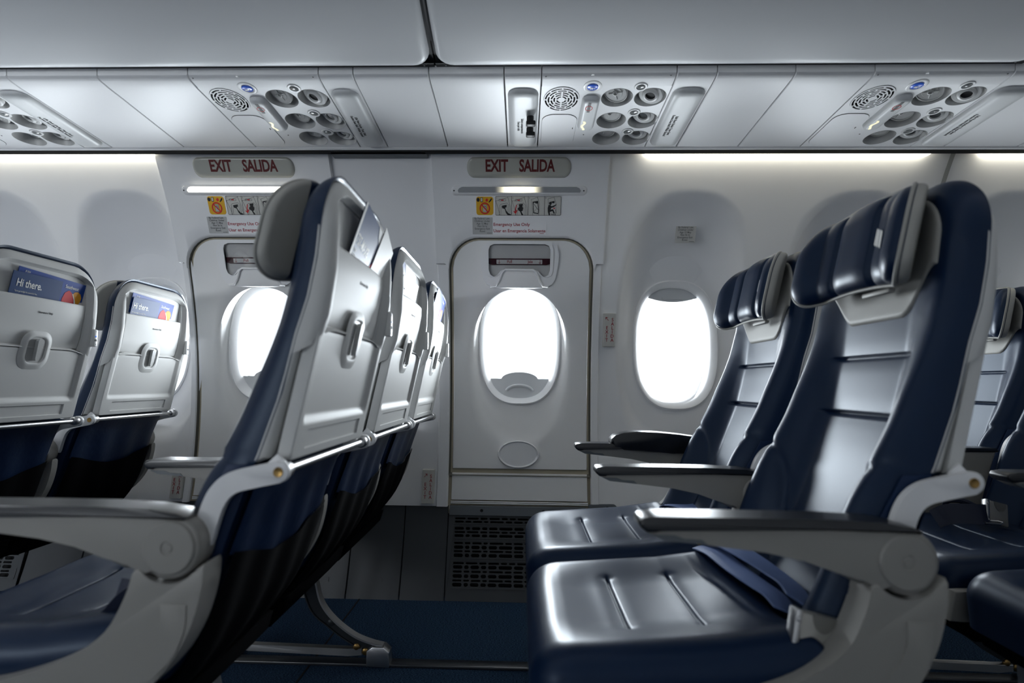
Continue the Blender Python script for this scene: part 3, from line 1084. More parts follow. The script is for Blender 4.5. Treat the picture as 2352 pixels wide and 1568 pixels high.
def service_unit(x, label, n):
    t = thing('passenger_service_unit', label, 'control panel', (0, 0, 0), None)
    wdt = 0.353
    dx = [(x + .213, 1.568), (x + .2165, 1.695), (x + .217, 1.806)]
    lx = [(x + .305, 1.567), (x + .311, 1.695), (x + .312, 1.806)]
    bx = [(x + .269, 1.513), (x + .276, 1.646), (x + .278, 1.762)]
    RX, RY = .0435, .0505
    holes = [ell(a, b, RX, RY, 40) for a, b in dx + lx]
    holes = [ell(a, b, RX, min(RY, .047), 40) for a, b in dx + lx]
    sp = ell(x + .059, 1.575, .0505, .0635, 40)
    holes.append(sp)
    channel_panel(x, x + wdt, holes, 'face_panel', t)
    # loudspeaker grille: concentric slotted rings
    slots = []
    for ri, r in enumerate((.0125, .0205, .0285, .0365, .0445)):
        cnt = 4 if ri < 1 else 8 if ri > 1 else 6
        gap = .0045
        for k in range(cnt):
            a0 = 2 * math.pi * (k + (.5 if ri % 2 else 0)) / cnt + gap / r / 2.2
            a1 = 2 * math.pi * (k + 1 + (.5 if ri % 2 else 0)) / cnt - gap / r / 2.2
            m = 8
            hw = .0024
            q = [(x + .059 + (r + hw) * math.cos(a0 + (a1 - a0) * j / m), 1.575 + 1.24 * (r + hw) * math.sin(a0 + (a1 - a0) * j / m)) for j in range(m + 1)]
            q += [(x + .059 + (r - hw) * math.cos(a1 + (a0 - a1) * j / m), 1.575 + 1.24 * (r - hw) * math.sin(a1 + (a0 - a1) * j / m)) for j in range(m + 1)]
            slots.append(q)
    g = MB().add(plate([ell(x + .059, 1.575, .0498, .0628, 48)] + slots, .002, lambda u, v, w: P(u, v, .001 + w))).build('speaker_grille', M['psu'], t, flat=True)
    MB().add(plate([ell(x + .059, 1.575, .050, .063, 40)], .002, lambda u, v, w: P(u, v, -.012 + w))).build('speaker_cone', M['void'], g, flat=True)
    # drop-down access door: the fine gap round it
    ap = rrect(x + .061, 1.7555, .104, .196, .034, 8)
    ap2 = [(x + .061 + (a - x - .061) * 1.014, 1.7555 + (b - 1.7555) * 1.008) for a, b in ap]
    a = MB().add(plate([ap], .0022, lambda u, v, w: P(u, v, .0008 + w))).build('access_door', M['psu'], t, angle=30)
    MB().add(plate([ap2, ap], .0008, lambda u, v, w: P(u, v, .0004 + w))).build('door_gap', M['ink'], a, flat=True)
    MB().add(plate([rrect(x + .104, 1.738, .0022, .0085, .0008)], .001, lambda u, v, w: P(u, v, .0022 + w))).build('release_slot', M['ink'], a, flat=True)
    # call button
    cb = MB().lathe([(.0150, 0), (.0150, .0012), (.0125, .0022), (.0125, .0016), (.006, .0030), (0, .0032)], P(x + .139, 1.513, .001), (0, 0, -1), 28).build('call_button', M['button_blue'], t)
    MB().rings([[P(x + .139 + u, 1.513 + v, o) for u, v in ell(0, 0, r, r * 1.15, 32)] for r, o in ((.0255, .0002), (.0235, .0014), (.0165, .0014), (.0150, .0004))]).build('button_rim', M['white'], cb)
    ic = MB().add(plate([rrect(x + .1365, 1.514, .009, .008, .001)], .0006, lambda u, v, w: P(u, v, .0046 + w)))
    ic.add(plate([ell(x + .1445, 1.514, .0022, .0022, 12)], .0006, lambda u, v, w: P(u, v, .0046 + w)))
    ic.build('button_icon', M['paper'], cb, flat=True)
    MB().lathe([(.0045, 0), (.0040, .0015), (.0028, .0018), (0, .0012)], P(x + .134, 1.466, 0), (0, 0, -1), 16).build('indicator', M['white'], t)
    for sx, sy in ((x + .011, 1.470), (x + .338, 1.468), (x + .143, 1.783)):
        MB().lathe([(.0022, 0), (.0022, .0006), (0, .0006)], P(sx, sy, 0), (0, 0, -1), 10).build('screw', M['ink'], t)
    # raised sign lens with the no-smoking pictogram
    us, vs = spaced(4, .25, 4), spaced(8, .15, 4)
    lim = rlim(x + .117, x + .167, 1.556, 1.738, .020, .020)
    tip = lambda a, b, d: P(a, b, .001 + .014 * min(1, math.sqrt(max(0, 1 - (1 - min(1, d / .012)) ** 2))))
    sl = slab(us, vs, lim, tip, lambda a, b, d: P(a, b, -.002)).build('sign_lens', M['lens_clear'], t, weld=True, angle=60)
    pc = MB().add(plate([rrect(x + .1385, 1.594, .0085, .050, .001)], .0004, lambda u, v, w: P(u, v, .0152 + w)))
    pc.build('pictogram', M['greyink'], sl, flat=True)
    MB().add(plate([ell(x + .1385, 1.597, .0105, .0125, 24), ell(x + .1385, 1.597, .0088, .0105, 24)], .0004, lambda u, v, w: P(u, v, .0156 + w))).build('ban_ring', M['brightred'], sl, flat=True)
    wv = [(x + .1355 + .004 * math.sin(k * 1.4) - .003, 1.672 + k * .0085) for k in range(7)]
    MB().add(plate([[(a - .0035, b) for a, b in wv] + [(a + .0035, b) for a, b in wv[::-1]]], .0004, lambda u, v, w: P(u, v, .0152 + w))).build('lit_symbol', new_mat('lit_seat_belt_symbol', (.8, .76, .5), .3, emit=((1, .93, .6), .75)), sl, flat=True)
    # air outlets (left column) and reading lights (right column), tilted in their cups
    tilt = Vector((-.32, -.34, -1)).normalized()
    for k, (a, b) in enumerate(dx):
        cup = bowl(a, b, RX, .047, .034, M['psu_in'], t, 'air_vent')
        c = Vector(P(a - .004, b - .004, -.016 + (.004 if k == 0 else -.006 * k)))
        ds = MB().lathe([(.034, -.006), (.034, 0), (.031, .0022), (.030, .0008), (.020, .0008), (.019, .002), (.0075, .002), (.0075, .005), (.0045, .006), (.004, .003), (0, .003)], c, tilt, 32).build('vent_disc', M['psu_in'], cup)
        sp_ = MB()
        uu = tilt.cross(Vector((0, 1, 0))).normalized()
        ww = tilt.cross(uu)
        for q in range(3 + (k == 0)):
            an = 2 * math.pi * q / (3 + (k == 0)) + .5
            d_ = uu * math.cos(an) + ww * math.sin(an)
            sp_.tube([c + tilt * .0028 + d_ * .007, c + tilt * .0028 + d_ * .020], .0016, 6)
        sp_.build('vent_vane', M['white'], cup)
    for k, (a, b) in enumerate(lx):
        cup = bowl(a, b, RX, .047, .034, M['psu_in'], t, 'reading_light')
        c = Vector(P(a + .002, b - .002, -.014 + (.006 if k == 0 else -.004 * k)))
        MB().lathe([(.034, -.010), (.034, 0), (.0315, .0025), (.024, .003), (.0225, .0015), (.0215, .006), (.016, .0095), (.0145, .0095), (.0135, .006), (.0135, .004)], c, tilt, 32, cap=False).build('lamp_ball', M['white'], cup)
        MB().lathe([(.0136, .0045), (.0, .0045)], c, tilt, 24, cap=False).build('lamp_glass', M['knob'] if k else M['ink'], cup)
    for a, b in bx:
        bt = MB().rings([[P(a + u, b + v, o) for u, v in ell(0, 0, r, r * 1.1, 28)] for r, o in ((.0185, .0002), (.0165, .0022), (.0125, .0022), (.0115, .0004))]).build('light_button', M['white'], t)
        MB().lathe([(.0115, 0), (.0105, .0016), (.006, .003), (0, .0034)], P(a, b, .0002), (0, 0, -1), 24).build('button_dome', M['knob'], bt)
    return t


service_unit(-0.902, 'white overhead service unit above the left exit sign, with vents and blue button', 1)
service_unit(0.045, 'white overhead service unit above the centre exit sign, with vents and blue button', 2)
service_unit(0.905, 'white overhead service unit at the right, above the nearest right-hand headrest', 3)
service_unit(-1.850, 'partly cropped overhead service unit at the far upper left corner', 4)


def sign_strip(x0, x1, label, words, knobs=False, gap=True):
    t = thing('overhead_placard' if words else 'lens_strip', label, 'placard')
    channel_panel(x0, x1, None, 'face_panel', t)
    us, vs = spaced(4, .25, 4), spaced(8, .12, 4)
    lim = rlim(x0 + .008, x1 - .006, 1.520, 1.852, .030, .030)
    ln = slab(us, vs, lim, lambda a, b, d: P(a, b, .0005 + .013 * math.sqrt(max(0, 1 - (1 - min(1, d / .022)) ** 2))), lambda a, b, d: P(a, b, -.002)).build('lens', M['lens_clear'], t, weld=True, angle=60)
    if words:
        f = lambda u, v, w: P(x0 + .043 + v, 1.702 + u, .0140 + w)
        f2 = lambda u, v, w: P(x0 + .043 - v, 1.702 + u, .0140 + w)
        MB().add(text(words, .0082, f, align='CENTER', sx=.9, line=.92, bold=.012)).build('lettering', M['greyink'], ln, flat=True)
    if knobs:
        for yy in (1.648, 1.716):
            k = MB().lathe([(.0105, 0), (.0105, .010), (.0088, .016), (0, .016)], P(x0 + .072, yy, .012), (0, 0, -1), 20).build('latch_knob', M['black'], t)
            MB().box(x0 + .060, x0 + .088, yy - .010, yy + .010, pz(yy) - .040, pz(yy) - .026, .004).build('knob_grip', M['black'], k)
    return t


LIFE = 'Life Vest Under Your Seat\nFasten Seat Belt While Seated'
sign_strip(-0.549, -0.456, 'clear life-vest placard strip right of the left service unit', LIFE)
sign_strip(0.398, 0.502, 'clear life-vest placard strip right of the centre service unit', LIFE)
sign_strip(-0.0545, 0.045, 'overhead placard strip with two black knobs, left of the centre service unit', 'Select compartments\nTwo per side', True)
sign_strip(1.258, 1.366, 'clear life-vest placard strip at the right end of the channel', LIFE)
sign_strip(-1.497, -1.400, 'clear life-vest placard strip at the upper left, beside the cropped unit', LIFE)

# ---- overhead bins
BP = [(0.94, 2.14), (0.945, 2.02), (0.97, 1.91), (1.02, 1.825), (1.10, 1.755), (1.20, 1.688), (1.30, 1.653), (1.40, 1.6315), (1.452, 1.6240)]
_len = [0.0]
for (ya, za), (yb, zb) in zip(BP, BP[1:]):
    _len.append(_len[-1] + math.hypot(yb - ya, zb - za))
S_Y = [(s, q[0]) for s, q in zip(_len, BP)]
S_Z = [(s, q[1]) for s, q in zip(_len, BP)]
SB = _len[-1]


def bin_pt(x, s, h):
    """point on the bin lid: s metres along the profile, h metres proud"""
    y, z = spline(S_Y, s), spline(S_Z, s)
    y2, z2 = spline(S_Y, min(SB, s + .01)), spline(S_Z, min(SB, s + .01))
    y1, z1 = spline(S_Y, max(0, s - .01)), spline(S_Z, max(0, s - .01))
    ty, tz = y2 - y1, z2 - z1
    L = math.hypot(ty, tz)
    return (x, y + tz / L * h, z - ty / L * h)


def overhead_bin(x0, x1, label, side=0):
    t = thing('overhead_bin', label, 'luggage bin')
    us, vs = spaced(10, .03, 6), spaced(26, .05, 6)
    lim = rlim(x0, x1, 0.0, SB - .014, .045, .01)
    rd = lambda d, r: math.sqrt(max(0, 1 - (1 - min(1, d / r)) ** 2))
    mb = slab(us, vs, lim, lambda a, b, d: bin_pt(a, b, -.016 + .018 * rd(d, .018)), lambda a, b, d: bin_pt(a, b, -.020))
    if side:
        mirror(mb)
    mb.build('lid', M['bin'], t, weld=True, angle=60)
    mb = MB().grid([x0 - .006, x1 + .006], [SB * k / 20 for k in range(21)], lambda x, s: bin_pt(x, s, -.022))
    mb.grid([x0 - .006, x1 + .006], [0, 1], lambda x, q: (x, 1.437 + .035 * q, 1.637 + .006 * q))
    if side:
        mirror(mb)
    mb.build('bin_edge', M['bin_in'], t)
    if not side:
        for xx in (x0 + .02, x1 - .02):
            MB().lathe([(.0025, 0), (.0018, .001), (0, .001)], (xx, 1.450, 1.6385), (0, .15, -1), 10).build('stud', M['silver'], t)
    return t


overhead_bin(-1.750, -0.2430, 'closed pale overhead bin lid, left of the dark vertical split')
overhead_bin(-0.2265, 1.268, 'closed pale overhead bin lid, right of the dark vertical split')
overhead_bin(1.285, 2.78, 'closed overhead bin lid at the extreme upper right corner')
MB().box(-4.4, 4.4, 1.46, 1.50, 1.66, 2.14).build('bin_back', M['bin_in'], row, flat=True)
for xa, xb in ((-4.4, -1.767), (2.797, 4.4)):
    MB().grid([xa, xb], [SB * k / 20 for k in range(21)], lambda x, s: bin_pt(x, s, 0)).build('bin_row', M['bin'], row)
mirror(MB().grid([-4.4, 4.4], [SB * k / 20 for k in range(21)], lambda x, s: bin_pt(x, s, 0))).build('bin_row', M['bin'], row)
mirror(MB().box(-4.4, 4.4, 1.45, 2.2, 1.60, 1.66)).build('panel', M['psu'], row, flat=True)
MB().box(-4.4, 4.4, 0.13, 0.97, 2.13, 2.15).build('panel', M['wall'], roof, flat=True)
# ------------------------------------------------------------------ seats
# local frame: origin on the floor under the armrest pivot, +x rearwards, y across (camera side negative)
FC = [(.36, -.065), (.40, -.045), (.46, -.02), (.52, .010), (.58, .035), (.70, .080), (.763, .102), (.864, .124), (.96, .134), (1.05, .141), (1.15, .147)]
BO = [(.36, .045), (.40, .05), (.60, .060), (.70, .056), (.80, .042), (.90, .022), (.97, .012), (1.15, .004)]
XR = [(.28, -.12), (.36, -.05), (.40, -.02), (.45, .005), (.53, .032), (.60, .054), (.69, .088), (.697, .094), (.794, .126), (.878, .144), (.933, .160), (.992, .170), (1.097, .178), (1.15, .178)]
ZTOP = 1.142


def crown(lim, aw, k=.014):
    def f(u, v):
        a, b, d = lim(u, v)
        return a, b, d
    return f


back_lim = rlim(-.197, .197, .385, ZTOP, .098, .012)


def rd(d, r):
    return math.sqrt(max(0.0, 1 - (1 - min(1.0, d / r)) ** 2))


def edge_d(y, z, aw=.197, zt=ZTOP, r=.098):
    qx, qz = abs(y) - (aw - r), z - (zt - r)
    if qx > 0 and qz > 0:
        return max(0, r - math.hypot(qx, qz))
    return max(0, min(aw - abs(y), zt - z))


def seat_front(y, z, d=None):
    if d is None:
        d = edge_d(y, z)
    ay = abs(y)
    x = spline(FC, z) - interp(BO, z) * smooth(.085, .165, ay)
    # stitched cross seams pull the pad in
    m = smooth(.118, .100, ay)
    for z0 in (.766, .866):
        q = z - z0
        x += m * (.0070 * math.exp(-(q / .0030) ** 2) + .0012 * math.exp(-(q / .016) ** 2))
    x -= .002 * m * math.sin(min(1, max(0, (z - .55) / .40)) * math.pi)
    # arched seam round the lumbar bolster
    f = (max(0, .200 - ay) / .100) ** 2.6 + (max(0, z - .45) / .252) ** 2.6
    if z < .75:
        q = (f ** (1 / 2.6) - 1) * .13
        x += .0060 * math.exp(-(q / .0038) ** 2)
        if f < 1:
            x -= .006 * smooth(1, .6, f)
    # long seam beside the edge
    if z < 1.03:
        x += .003 * math.exp(-((ay - .183) / .003) ** 2) * smooth(.42, .5, z)
    xr = interp(XR, z)
    return x + (xr - x) * (1 - rd(d, .034))


def seat_back_face(a, b, d):
    xr = interp(XR, b)
    if b > .70:
        k = smooth(0.0, .03, d)
        return (xr + (spline(FC, b) + .006 - xr) * k, a, b)
    return (xr + .010 * rd(d, .03) * smooth(.70, .64, b), a, b)


def X_shell(z):
    return interp([(.69, .108), (.889, .150), (.8905, .172), (.905, .178), (.93, .184), (.996, .192), (1.063, .193), (1.10, .191), (1.14, .184)], z)


def X_tray(z):
    return .136 + (z - .694) * .205


def offs_poly(path, w, n=8):
    """outline of a strip of width w along a polyline with round ends"""
    P_ = [Vector((a, b)) for a, b in path]
    L, Rr = [], []
    for i, p in enumerate(P_):
        t = (P_[min(i + 1, len(P_) - 1)] - P_[max(i - 1, 0)]).normalized()
        nn = Vector((-t.y, t.x))
        ww = (w[i] if isinstance(w, (list, tuple)) else w) / 2
        L.append(p + nn * ww)
        Rr.append(p - nn * ww)
    t = (P_[-1] - P_[-2]).normalized()
    nn = Vector((-t.y, t.x))
    ww = (w[-1] if isinstance(w, (list, tuple)) else w) / 2
    cap = [P_[-1] + nn * (ww * math.cos(math.pi * k / n)) + t * (ww * math.sin(math.pi * k / n)) for k in range(1, n)]
    return [(q.x, q.y) for q in L + cap + Rr[::-1]]


def catmull(pts, k=6):
    out = []
    P_ = [Vector(p) for p in pts]
    for i in range(len(P_) - 1):
        p0, p1, p2, p3 = P_[max(i - 1, 0)], P_[i], P_[i + 1], P_[min(i + 2, len(P_) - 1)]
        for j in range(k):
            t = j / k
            out.append(0.5 * ((2 * p1) + (p2 - p0) * t + (2 * p0 - 5 * p1 + 4 * p2 - p3) * t * t + (3 * p1 - p0 - 3 * p2 + p3) * t ** 3))
    out.append(P_[-1])
    return out


def make_seat(label):
    t = thing('airline_chair', label, 'seat', (0, 0, 0), 'navy leather cabin seats')
    # --- backrest
    us = spaced(72, .10, 9)
    vz = [.385 + (ZTOP - .385) * k / 118 for k in range(119)]
    for z0 in (.766, .866):
        vz += [z0 + q for q in (-.0075, -.005, -.0025, 0, .0025, .005, .0075)]
    vz += [ZTOP - q for q in (.0005, .0015, .003, .005, .008)]
    vz = sorted(set(round(z, 5) for z in vz))
    vs = [(z - .385) / (ZTOP - .385) for z in vz]
    slab(us, vs, back_lim, lambda a, b, d: (seat_front(a, b, d), a, b), seat_back_face).build('backrest', M['leather'], t, weld=True, angle=75)
    # --- grey patch behind the headrest
    mb = MB()
    hw = .158
    us2, vs2 = spaced(24, .10, 6), spaced(24, .08, 6)

    def patch(u, v):
        y = -hw + 2 * hw * u
        lo = .926 + .072 * smooth(.070, .152, abs(y))
        r = .080
        hi = ZTOP - .024 - (r - math.sqrt(max(0, r * r - max(0, abs(y) - (hw - r)) ** 2)))
        z = lo + (hi - lo) * v
        e = min(min(u, 1 - u) * 2 * hw, min(v, 1 - v) * (hi - lo))
        return (seat_front(y, z) + .004 - .0085 * rd(e, .010), y, z)
    mb.grid(us2, vs2, patch)
    label_part(mb.build('neck_panel', M['grey_leather'], t, angle=75), 'grey leather panel behind the headrest')
    # --- headrest: padded centre and two wings folded forward
    HC, BR, BA, HL = .098, .030, R(35), .066
    SM = HC + BR * BA + HL

    def hpath(s):
        a = abs(s)
        if a <= HC:
            return 0.0, a, 0.0
        q = a - HC
        if q <= BR * BA:
            th = q / BR
            return BR * (1 - math.cos(th)), HC + BR * math.sin(th), th
        e = q - BR * BA
        return BR * (1 - math.cos(BA)) + e * math.sin(BA), HC + BR * math.sin(BA) + e * math.cos(BA), BA

    hl = rlim(-SM, SM, .980, 1.141, .062, .056)

    def hpt(s, z, off):
        f, yy, th = hpath(s)
        nx, ny = -math.cos(th), -math.sin(th)
        x = .113 + (z - 1.06) * .20 - f + nx * off
        y = (yy + ny * off) * (1 if s >= 0 else -1)
        return (x, y, z - .018 * (abs(s) / SM) ** 2)

    def puff(a, d):
        o = .027 * rd(d, .040)
        for s0 in (.058,):
            o -= .0105 * math.exp(-((abs(a) - s0) / .0045) ** 2) + .006 * math.exp(-((abs(a) - s0) / .020) ** 2)
        return o * smooth(0, .004, d)
    uh = sorted(set([round(x, 5) for x in spaced(70, .06, 7)]))
    vh = spaced(26, .12, 7)
    h = MB()
    h.grid(uh, vh, lambda u, v: hpt(hl(u, v)[0], hl(u, v)[1], max(-.004, puff(hl(u, v)[0], hl(u, v)[2]))))
    head = h.build('headrest', M['leather'], t, angle=75)
    g = MB()
    g.grid(uh, vh, lambda u, v: hpt(hl(u, v)[0], hl(u, v)[1], -.015 * rd(hl(u, v)[2], .010)), flip=True)
    label_part(g.build('headrest_back', M['leather'], head, angle=75), 'navy back of the headrest')
    for sg in (-1, 1):
        uw = [u for u in uh if (hl(u, .5)[0] * sg) >= SM - .060]
        wg = MB().grid(uw, vh, lambda u, v: hpt(hl(u, v)[0], hl(u, v)[1], -.004 - .0135 * rd(hl(u, v)[2], .010)), flip=True)
        wg.grid(uw, vh, lambda u, v: hpt(hl(u, v)[0], hl(u, v)[1], -.002 * rd(hl(u, v)[2], .010)))
        label_part(wg.build('wing_cover', M['grey_leather'], head, angle=75), 'grey outer face of the headrest wing')
    rim = []
    for u in uh:
        rim.append((u, 0))
    for v in vh[1:]:
        rim.append((1, v))
    for u in uh[::-1][1:]:
        rim.append((u, 1))
    for v in vh[::-1][1:-1]:
        rim.append((0, v))
    MB().tube([hpt(*hl(u, v)[:2], .0005) for u, v in rim], .0032, 6, closed=True).build('piping', M['grey_leather'], head, angle=80)
    em = MB()
    for k in range(3):
        c = -.074 - .0095 * k
        em.add(plate([[(c, 1.046 - .003 * k), (c + .0065, 1.050 - .003 * k), (c + .0085, 1.078 - .003 * k), (c + .002, 1.074 - .003 * k)]], .0006,
                     lambda u, v, w: hpt(u, v, max(0, puff(u, .05)) + .0014 + w)))
    label_part(em.build('emblem', M['paper'], head, flat=True), 'white three-stroke emblem')
    MB().box(.100, .112, -.085, -.01, .966, .974, .003).build('headrest_slide', M['grey_leather'], t)
    # --- rear shell with its literature pocket
    sl = rlim(-.197, .197, .690, ZTOP - .010, .095, .006)
    uy = [-.197 + .0015 * k * k for k in range(4)] + [-.178, -.172, -.168, -.163, -.158, -.153, -.1525, -.1495, -.149] + [-.14 + .28 * k / 16 for k in range(17)] \
        + [.149, .1495, .1525, .153, .158, .163, .168, .172, .178] + [.197 - .0015 * k * k for k in range(3, -1, -1)]
    us3 = [(y + .197) / .394 for y in uy]
    z1 = ZTOP - .010
    vz3 = [.69, .70, .75, .80, .85, .884, .889, .8905, .8925, .897, .8985, .899, .91, .93, .95, .97, .99, 1.0, 1.01, 1.02, 1.04, 1.06, 1.08, 1.093, 1.0985, 1.1025, 1.103, 1.105, 1.1065, 1.109, 1.112, 1.116, 1.120, 1.123, 1.126, 1.128, z1]
    vs3 = [(z - .69) / (z1 - .69) for z in vz3]

    def shell(a, b, d):
        ay = abs(a)
        hi = sl((a + .197) / .394, 1.0)[1]
        zz = .69 + (b - .69) / max(hi - .69, 1e-6) * (z1 - .69)      # height before the corner bend
        x = X_shell(zz)
        xr = interp(XR, b) - .002
        if zz > .8905:
            x -= .013 * smooth(.170, .153, ay) * smooth(.8905, .8975, zz) * smooth(1.1090, 1.1035, zz)
            if ay < .1512 and .8988 < zz < 1.1027:
                x = spline(FC, b) + .015
        return (xr + (x - xr) * rd(d, .020), a, b)
    slab(us3, vs3, sl, shell, lambda a, b, d: (interp(XR, b) - .004, a, b)).build('back_shell', M['shell'], t, weld=True, angle=32)
    MB().grid([-.1505 + .301 * k / 8 for k in range(9)], [.900 + .2 * k / 10 for k in range(11)], lambda y, z: (spline(FC, z) + .0195, y, z)).build('pocket_shadow_sheet', M['black_cloth'], t)  # black sheet stands in for the deep shade inside the shallow pocket
    # front wall of the pocket, bowed out a little at its lip
    pl = rlim(-.1505, .1505, .897, 1.023, .004, .001)
    px = lambda z, y: X_shell(z) - .0125 + .006 * smooth(.93, 1.015, z) * (1 - (y / .16) ** 2)
    pp = slab(spaced(20, .03, 3), spaced(10, .08, 4), pl, lambda a, b, d: (px(b, a) - .0012 * (1 - rd(d, .003)), a, b), lambda a, b, d: (px(b, a) - .005, a, b)).build('pocket_front', M['shell'], t, weld=True, angle=40)
    MB().add(text('Literature Only', .0056, lambda u, v, w: (px(.985 + v, .01 + u) + .0006 + w, .01 + u, .985 + v), sx=.95, bold=0)).build('lettering', M['ink'], pp, flat=True)
    # power outlet on the window-side rim
    ob = MB().box(.1815, .1955, .172, .190, .905, .957, .004).build('power_outlet', M['white'], t)
    MB().box(.195, .1962, .1775, .1845, .9335, .9375, .0006).build('usb_port', M['usb'], ob)
    MB().box(.195, .1962, .1765, .1855, .921, .9275, .0006).build('socket', M['ink'], ob)
    for zz in (.950, .912):
        MB().lathe([(.0014, 0), (0, .0006)], (.1955, .181, zz), (1, 0, 0), 8).build('screw', M['ink'], ob)
    # --- tray table, stowed
    tl = rlim(-.188, .188, .694, .8885, .007, .007)
    uy = [-.188, -.1872, -.186, -.184, -.178, -.172, -.170, -.166, -.160, -.156, -.154, -.1405, -.140, -.1385, -.138] + [-.13 + .26 * k / 10 for k in range(11)] + [.138, .1385, .140, .1405, .154, .156, .160, .166, .170, .172, .178, .184, .186, .1872, .188]
    vz4 = [.694, .6945, .696, .699, .703, .7065, .707, .708, .7085, .72, .733, .735, .7355, .7365, .737, .741, .743, .7445, .749, .754, .758, .7605, .763, .78, .82, .86, .88, .8845, .887, .888, .8885]
    lt_ = (.694, .8885)

    def tray(a, b, d):
        ay = abs(a)
        x = X_tray(b)
        x -= .0075 * smooth(.171, .155, ay) * smooth(.743, .7605, b)
        if ay < .1390 and .7072 < b < .7362:
            x -= .0030
        return (x - .003 * (1 - rd(d, .003)), a, b)
    tr = slab([(y + .188) / .376 for y in uy], [(z - lt_[0]) / (lt_[1] - lt_[0]) for z in vz4], tl, tray, lambda a, b, d: (X_tray(b) - .020, a, b)).build('tray_table', M['shell'], t, weld=True, angle=25)
    MB().box(.148, .166, -.176, .180, .8888, .8900, 0).build('tray_gap', M['ink'], tr, flat=True)
    # latch: rounded bezel over the joint, dark dish and turning lever
    LZ = .884
    lx = lambda z: X_tray(z) - .0072 + (.0035 if z > .889 else 0) * 1.0
    la = MB()
    prof = [(.0490, .0510, .0002), (.044, .0465, .0018), (.038, .0410, .0040), (.033, .0368, .0048), (.030, .0343, .0040), (.0288, .0330, .001), (.028, .032, -.003)]
    la.rings([[(lx(LZ) + (v) * .205 + o, u, LZ + v) for u, v in rrect(0, 0, 2 * a, 2 * b, .030 * a / .045, 8)] for a, b, o in prof])
    lt = la.build('latch_bezel', M['shell'], t, angle=60)
    MB().add(plate([rrect(0, 0, .058, .068, .022, 8)], .002, lambda u, v, w: (lx(LZ) + v * .205 + .0008 + w, u, LZ + v))).build('latch_dish', M['psu_in'], lt, flat=True)
    MB().add(plate([[(-.009, .024), (-.006, .029), (.006, .029), (.010, .024), (.0065, -.024), (.003, -.028), (-.003, -.028), (-.0055, -.024)]], .009, lambda u, v, w: (lx(LZ) + v * .205 + .008 + w, u, LZ + v))).build('latch_lever', M['psu_in'], lt, angle=30)
    # --- tray arms, hinge rod
    arm_path = [(.028, .585), (.040, .630), (.052, .654), (.070, .668), (.100, .676), (.133, .683)]
    pts = [(p.x, p.y) for p in catmull(arm_path, 5)]
    for s in (-1, 1):
        y0, y1 = (s * .2070, s * .2185)
        ta = MB().prism(offs_poly(pts, .030, 10), min(y0, y1), max(y0, y1), 'xz', .0025).build('tray_arm', M['arm'] if False else M['bezel'], t, angle=40)
        MB().lathe([(.0072, 0), (.0066, .0012), (.005, .0010), (.003, .0004), (0, .0004)], (.133, s * .2185, .683), (0, s, 0), 16).build('screw', M['bronze'], ta)
    rod = MB().tube([(.134, -.207, .6835), (.134, .207, .6835)], .0062, 12).build('hinge_rod', M['silver'], t)
    for s in (-1, 1):
        MB().lathe([(.011, 0), (.0115, .003), (.0115, .016), (.009, .019), (.0065, .019)], (.134, s * .2065, .6835), (0, -s, 0), 18).build('collar', M['silver'], rod)
    MB().prism(offs_poly([(.118, .700), (.134, .684)], .020, 8), -.206, -.197, 'xz', .002).build('hinge_lug', M['bezel'], rod)
    # --- seat cushion
    cl = rlim(-.2225, .2225, .060, .462, .055, .010)

    def ztop(y, b):
        x = -b
        z = interp([(-.462, .440), (-.40, .449), (-.30, .4565), (-.20, .464), (-.12, .476), (.02, .498), (.08, .50)], x)
        ay = abs(y)
        z -= .017 * smooth(.20, .07, ay) * smooth(.46, .34, b) * smooth(-.02, .10, b)
        m = smooth(.122, .108, ay)
        for b0 in (.309, .196):
            q = b - b0
            z -= m * (.0050 * math.exp(-(q / .0024) ** 2) + .0016 * math.exp(-(q / .014) ** 2))
            # puckers where the stitching ends
            z -= .0022 * math.exp(-(q / .010) ** 2 - ((ay - .114) / .010) ** 2)
        # wrinkles across the rear of the pad
        for (b1, y1, sl_, ln) in ((.118, .0, .25, .13), (.135, .11, .5, .05)):
            q = b - b1 - sl_ * (y - y1) * .3
            z -= .0028 * math.exp(-(q / .0055) ** 2 - ((y - y1) / ln) ** 2)
        return z
    uc = spaced(66, .11, 8)
    vb = sorted(set([round(v, 5) for v in spaced(70, .10, 8) + [(b0 + q + .0) for b0 in ((.309 - .06) / .402, (.196 - .06) / .402) for q in (-.012, -.008, -.0055, -.0038, -.0022, -.001, 0, .001, .0022, .0038, .0055, .008, .012)]]))

    def cush(a, b, d):
        return (-b, a, ztop(a, b) - .046 * (1 - rd(d, .046)))

    def cbot(a, b, d):
        return (-b * .985 - .005, a * .985, .338)
    slab(uc, vb, cl, cush, cbot).build('seat_cushion', M['leather'], t, weld=True, angle=75)
    MB().prism([(-.43, .336), (-.04, .336), (-.05, .30), (-.08, .268), (-.38, .272), (-.425, .30)], -.205, .205, 'xz', .008).build('seat_pan', M['black_cloth'], t)
    # --- blue cover and black hem low on the rear
    mb = MB()
    uu = [-.193 + .386 * k / 28 for k in range(29)]

    def hem(y):
        return .545 - .035 * math.cos(y / .2 * 2.6) * .6

    def low(y, v, z0, z1):
        z = z0 + (z1 - z0) * v
        q = 1 - (abs(y) / .195) ** 6
        return (interp(XR, z) + .012 + .008 * q + .0030 * math.sin(y * 55 + z * 9) * smooth(.69, .6, z), y, z)
    mb.grid(uu, [k / 16 for k in range(17)], lambda y, v: low(y, v, hem(y), .690))
    label_part(mb.build('rear_cover', M['leather_blk'], t, angle=80), 'blue fabric cover below the tray table')
    mb = MB()
